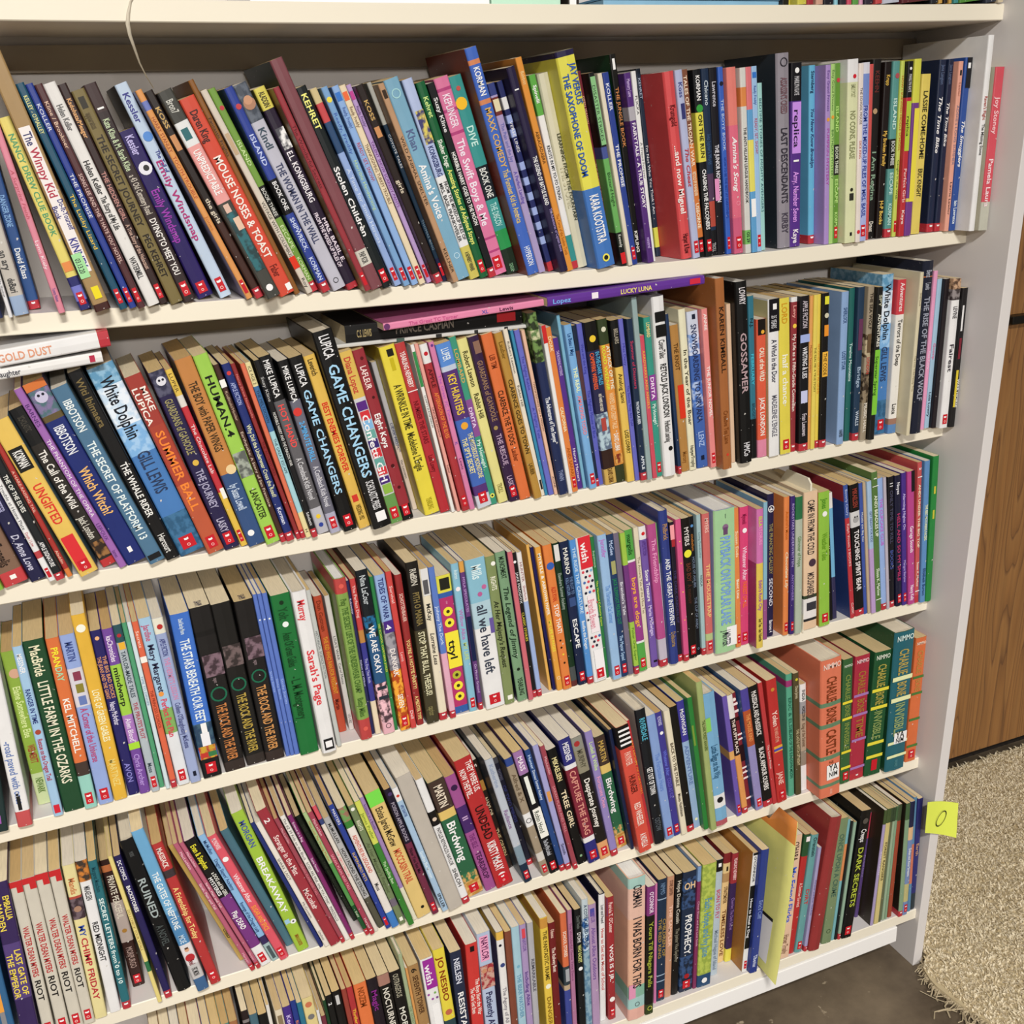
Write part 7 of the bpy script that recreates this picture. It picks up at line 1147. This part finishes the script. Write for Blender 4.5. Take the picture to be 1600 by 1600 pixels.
# books lying flat on top of the second shelf's row
lying('white paperback lying flat with tan capitals and red end, above the second shelf row', 'f3f2f0', [(0, 574), (174, 541), (0, 547)], -.012, .10, [('t', .05, .52, 'e0a080', 'WORLD DUST'), ('b', .87, 1.0, 'c8283a')] if False else [('t', .0, .48, 'dc9c7c', 'GOLD DUST'), ('b', .9, 1.0, 'c8283a')], 2)
lying('white paperback lying flat under the one with a red end', 'efeeec', [(-10, 596), (162, 566), (-10, 578)], -.008, .10, [('t', .02, .25, '4c4c54', "Daughter"), ('q', .88, .93, .2, .8, 'b83050')], 2)
lying('black paperback lying flat with a red mark, under the pink one', '100f10', [(541, 538), (816, 506), (537, 509)], .012, .115, [('t', .27, .6, '8c8478', 'PRINCE CASPIAN'), ('t', .06, .14, 'a8986c', 'C.S. LEWIS'), ('q', .85, .96, .25, .75, 'd03038')], 2)
lying('white patterned slim book lying flat below the black one', 'd8d8d4', [(524, 545), (828, 512), (524, 539)], .010, .12, [('q', .3, .34, 0, 1, '50645c'), ('q', .5, .53, 0, 1, '303030'), ('q', .7, .72, 0, 1, '303030'), ('q', .86, .88, 0, 1, '303030')], 2)
lying('pink paperback lying flat on a black one, second shelf', 'ee8cb4', [(600, 517), (850, 478), (597, 506)], -.010, .125, [('c', .02, .5, .45, '6c3c6c'), ('t', .15, .45, 'c85c90', 'The Great TC Turner'), ('t', .6, .64, '5c5cb0', 'XL'), ('t', .71, .8, '5c2c4c', 'Lewis')], 2, side='b8608c')  # cover sides a darker pink than the spine, shade mixed into their colour
lying('purple paperback lying flat over the books, ending at the brown hardcover', '6a2ca2', [(856, 480), (1101, 444), (856, 465)], -.012, .13, [('t', .03, .14, '7cb0ec', 'Lopez'), ('q', .27, .31, .2, .85, 'f0e8f4'), ('T', .45, .65, 'f0e07c', 'LUCKY LUNA'), ('q', .9, .97, .2, .8, 'd03048')], 2)
# dust-free extras: plain bookend, folder and the things on the uppermost shelf
def slab(name, pts, y, depth, th, m, label, cat, yaw=0.0, group=None):
    """a thin upright board: pts = bottom and top pixel of its front edge."""
    a, b = on_y(*pts[0], y), on_y(*pts[1], y)
    v = []
    for p in (a, b):
        for dx, dy in ((0, 0), (th, 0), (th+math.sin(yaw)*depth, depth), (math.sin(yaw)*depth, depth)): v.append(tuple(p+Vector((dx, dy, 0))-a))
    f = [(3, 2, 1, 0), (4, 5, 6, 7), (0, 1, 5, 4), (1, 2, 6, 5), (2, 3, 7, 6), (3, 0, 4, 7)]
    o = mesh_obj(name, v, f, None, [m]); o.location = a; tag(o, label, cat, group); return o
# bookend with a cut corner (third shelf)
P0 = on_y(1253.5, 989, YF[3]-0.002); P1 = on_y(1256.5, 751, YF[3]-0.002)
be = empty('bookend', P0, 'cream painted bookend with a cut corner beside the peach paperback, third shelf', 'bookend')
H = P1.z-P0.z; prof = [(0, 0), (0.118, 0), (0.118, H-.05), (0.085, H-.05), (0.048, H+.0), (0.006, H), (0, H-.006)]
V = [(0, y, z) for y, z in prof]+[(0.0026, y, z) for y, z in prof]; n = len(prof)
F = [tuple(range(n)), tuple(range(2*n-1, n-1, -1))]+[(k, n+k, n+(k+1) % n, (k+1) % n) for k in range(n)]
mesh_obj('upright', V, F, None, [mat('e6e0cc', 0.4, 'paint')], be)
box_obj('foot', (-.0, .004, 0.004, .11, 0.0001, .0012), mat('e6e0cc', 0.4, 'paint'), be)
# yellow-green folder sticking out of the lowest shelf
y0 = YF[5]-0.036
A0 = on_y(1211, 1539, y0); A1 = on_y(1243, 1282, y0+.004)
fo = empty('paper_folder', A0, 'yellow-green folder with orange top jutting out of the lowest shelf', 'folder')
V = []; F = []; FM = []; nz_, nd = 14, 8
ob = on_z(1212, 1495, A0.z).y
for s_ in (0, 1):
    for j in range(nz_+1):
        t = j/nz_
        for i in range(nd+1):
            u = i/nd; q = A0.lerp(A1, t)
            zz = q.z+(0.018*u*(1-t/.3) if t < .3 else 0); yy = y0+u*0.150; zz = min(zz, ZB[4]-.002-.004*(1-t)*nz_/3) if yy > YF[4]-.006 else zz; zz = max(zz, ZB[5]+TH+.0005) if yy > YF[5]-.004 else zz
            V.append((q.x-A0.x+0.0010*s_+0.006*math.sin(t*math.pi)*(1-u)*.6-0.006*u, u*0.150, zz-A0.z))
m_ = (nz_+1)*(nd+1)
for j in range(nz_):
    for i in range(nd):
        a = j*(nd+1)+i; F.append((a, a+nd+1, a+nd+2, a+1)); F.append((m_+a, m_+a+1, m_+a+nd+2, m_+a+nd+1)); FM += [1 if j >= nz_-2 else 0]*2
for j in range(nz_): a = j*(nd+1); F.append((a, m_+a, m_+a+nd+1, a+nd+1)); FM.append(0)
for i in range(nd): a = nz_*(nd+1)+i; F.append((a, m_+a, m_+a+1, a+1)); FM.append(1)
mesh_obj('card', V, F, FM, [mat('e6e482', 0.5), mat('e08a28', 0.5)], fo, True)
def lab(u0, u1, t0, t1, h, off):
    def pt(u, t):
        q = A0.lerp(A1, t); return (q.x-A0.x-off+0.006*math.sin(t*math.pi)*(1-u)*.6-0.006*u, u*0.150, max(q.z+(0.018*u*(1-t/.3) if t < .3 else 0), ZB[5]+TH+.0005 if y0+u*.15 > YF[5]-.004 else -9)-A0.z)
    V = []; F = []
    for j in range(7):
        for i in range(4): V.append(pt(u0+(u1-u0)*i/3, t0+(t1-t0)*j/6))
    for j in range(6):
        for i in range(3): a = j*4+i; F.append((a, a+4, a+5, a+1))
    return V, F, mat(h, .5, 'ink')
for h, c in (('e4e2e0', (.15, .85, .06, .33, .0007)), ('26241c', (.15, .85, .33, .35, .0009)), ('6c6c70', (.35, .55, .14, .24, .0009)), ('6c6c70', (.6, .72, .14, .24, .0009))):
    v, f, mm = lab(c[0], c[1], c[2], c[3], h, c[4]); mesh_obj('label_print', v, f, None, [mm], fo)
# uppermost shelf: things whose lower edges show
ZT = ZB[0]+TH
def flat(name, x0, x1, py, hgt, m, label, cat, dep=.12, parts=()):
    a = on_z(x0, py, ZT); b_ = on_z(x1, py, ZT); y = min(max(a.y, YF[0]-.02), YF[0]+.03)
    a, b_ = on_y(x0, py, y), on_y(x1, py, y); c = (a+b_)/2; z = ZT+max(sag(0, a.x), sag(0, b_.x))+.0006
    dep = min(dep, YB-.006-y); parts = [(p_[0], p_[1][:3]+(min(p_[1][3], dep+.001),)+p_[1][4:], p_[2]) for p_ in parts]
    e = empty(name, (c.x, y, z), label, cat); w = (b_.x-a.x)/2
    box_obj('body', (-w, w, 0, dep, 0.0, hgt), m, e, .0006)
    for nm, bb, mm in parts: box_obj(nm, (bb[0]*w, bb[1]*w, bb[2], bb[3], bb[4], bb[5]), mm, e)
    return e
flat('white_box', 391, 765, 2, .09, mat('f4f3f1', .5, 'paint'), 'white box on the uppermost shelf, only its lower edge in view', 'box', parts=(('lid', (-1.005, 1.005, -.001, .121, .075, .092), BRIGHT),))
flat('mint_box', 768, 876, 5, .08, mat('bfe4cc', .5, 'paint'), 'mint green box beside the white box on the uppermost shelf', 'box', parts=(('lid', (-1.01, 1.01, -.001, .121, .07, .082), mat('a8d4b8', .5, 'paint')),))
flat('small_carton', 888, 905, 5, .07, mat('2a2420', .5, 'paint'), 'small dark and white carton between mint box and blue book', 'box', parts=(('label', (-.8, .4, -.0008, 0, .001, .03), BRIGHT),))
fb = flat('picture_book', 943, 1219, 5.5, .006, mat('8cc0dc', .4), 'large light blue picture book lying flat on the uppermost shelf', 'book', dep=.13, parts=(('cover', (-1.004, 1.004, -.002, .132, .0062, .0082), mat('6ca8cc', .4)),))
flat('black_case', 1223, 1238, 6, .1, mat('1c1a18', .4), 'narrow black case with yellow edge beside the blue picture book', 'box', parts=(('yellow_edge', (.2, 1.0, -.0006, 0, .0, .06), mat('e0d040', .4)),))
flat('tag_holder', 184, 232, -1, .03, mat('5c5850', .4, 'paint'), 'dark grey clip holding the ribbon on the uppermost shelf', 'clip', dep=.03, parts=(('clip', (-.3, .3, -.002, 0, .0, .012), mat('b8b4ac', .4, 'paint')),))
flat('dark_figurine_base', 2, 30, -3, .04, mat('3a342e', .4, 'paint'), 'small dark stand at the far left of the uppermost shelf', 'stand', dep=.03, parts=(('rim', (-1.05, 1.05, -.001, .031, .0, .004), mat('5c544a', .4, 'paint')),))
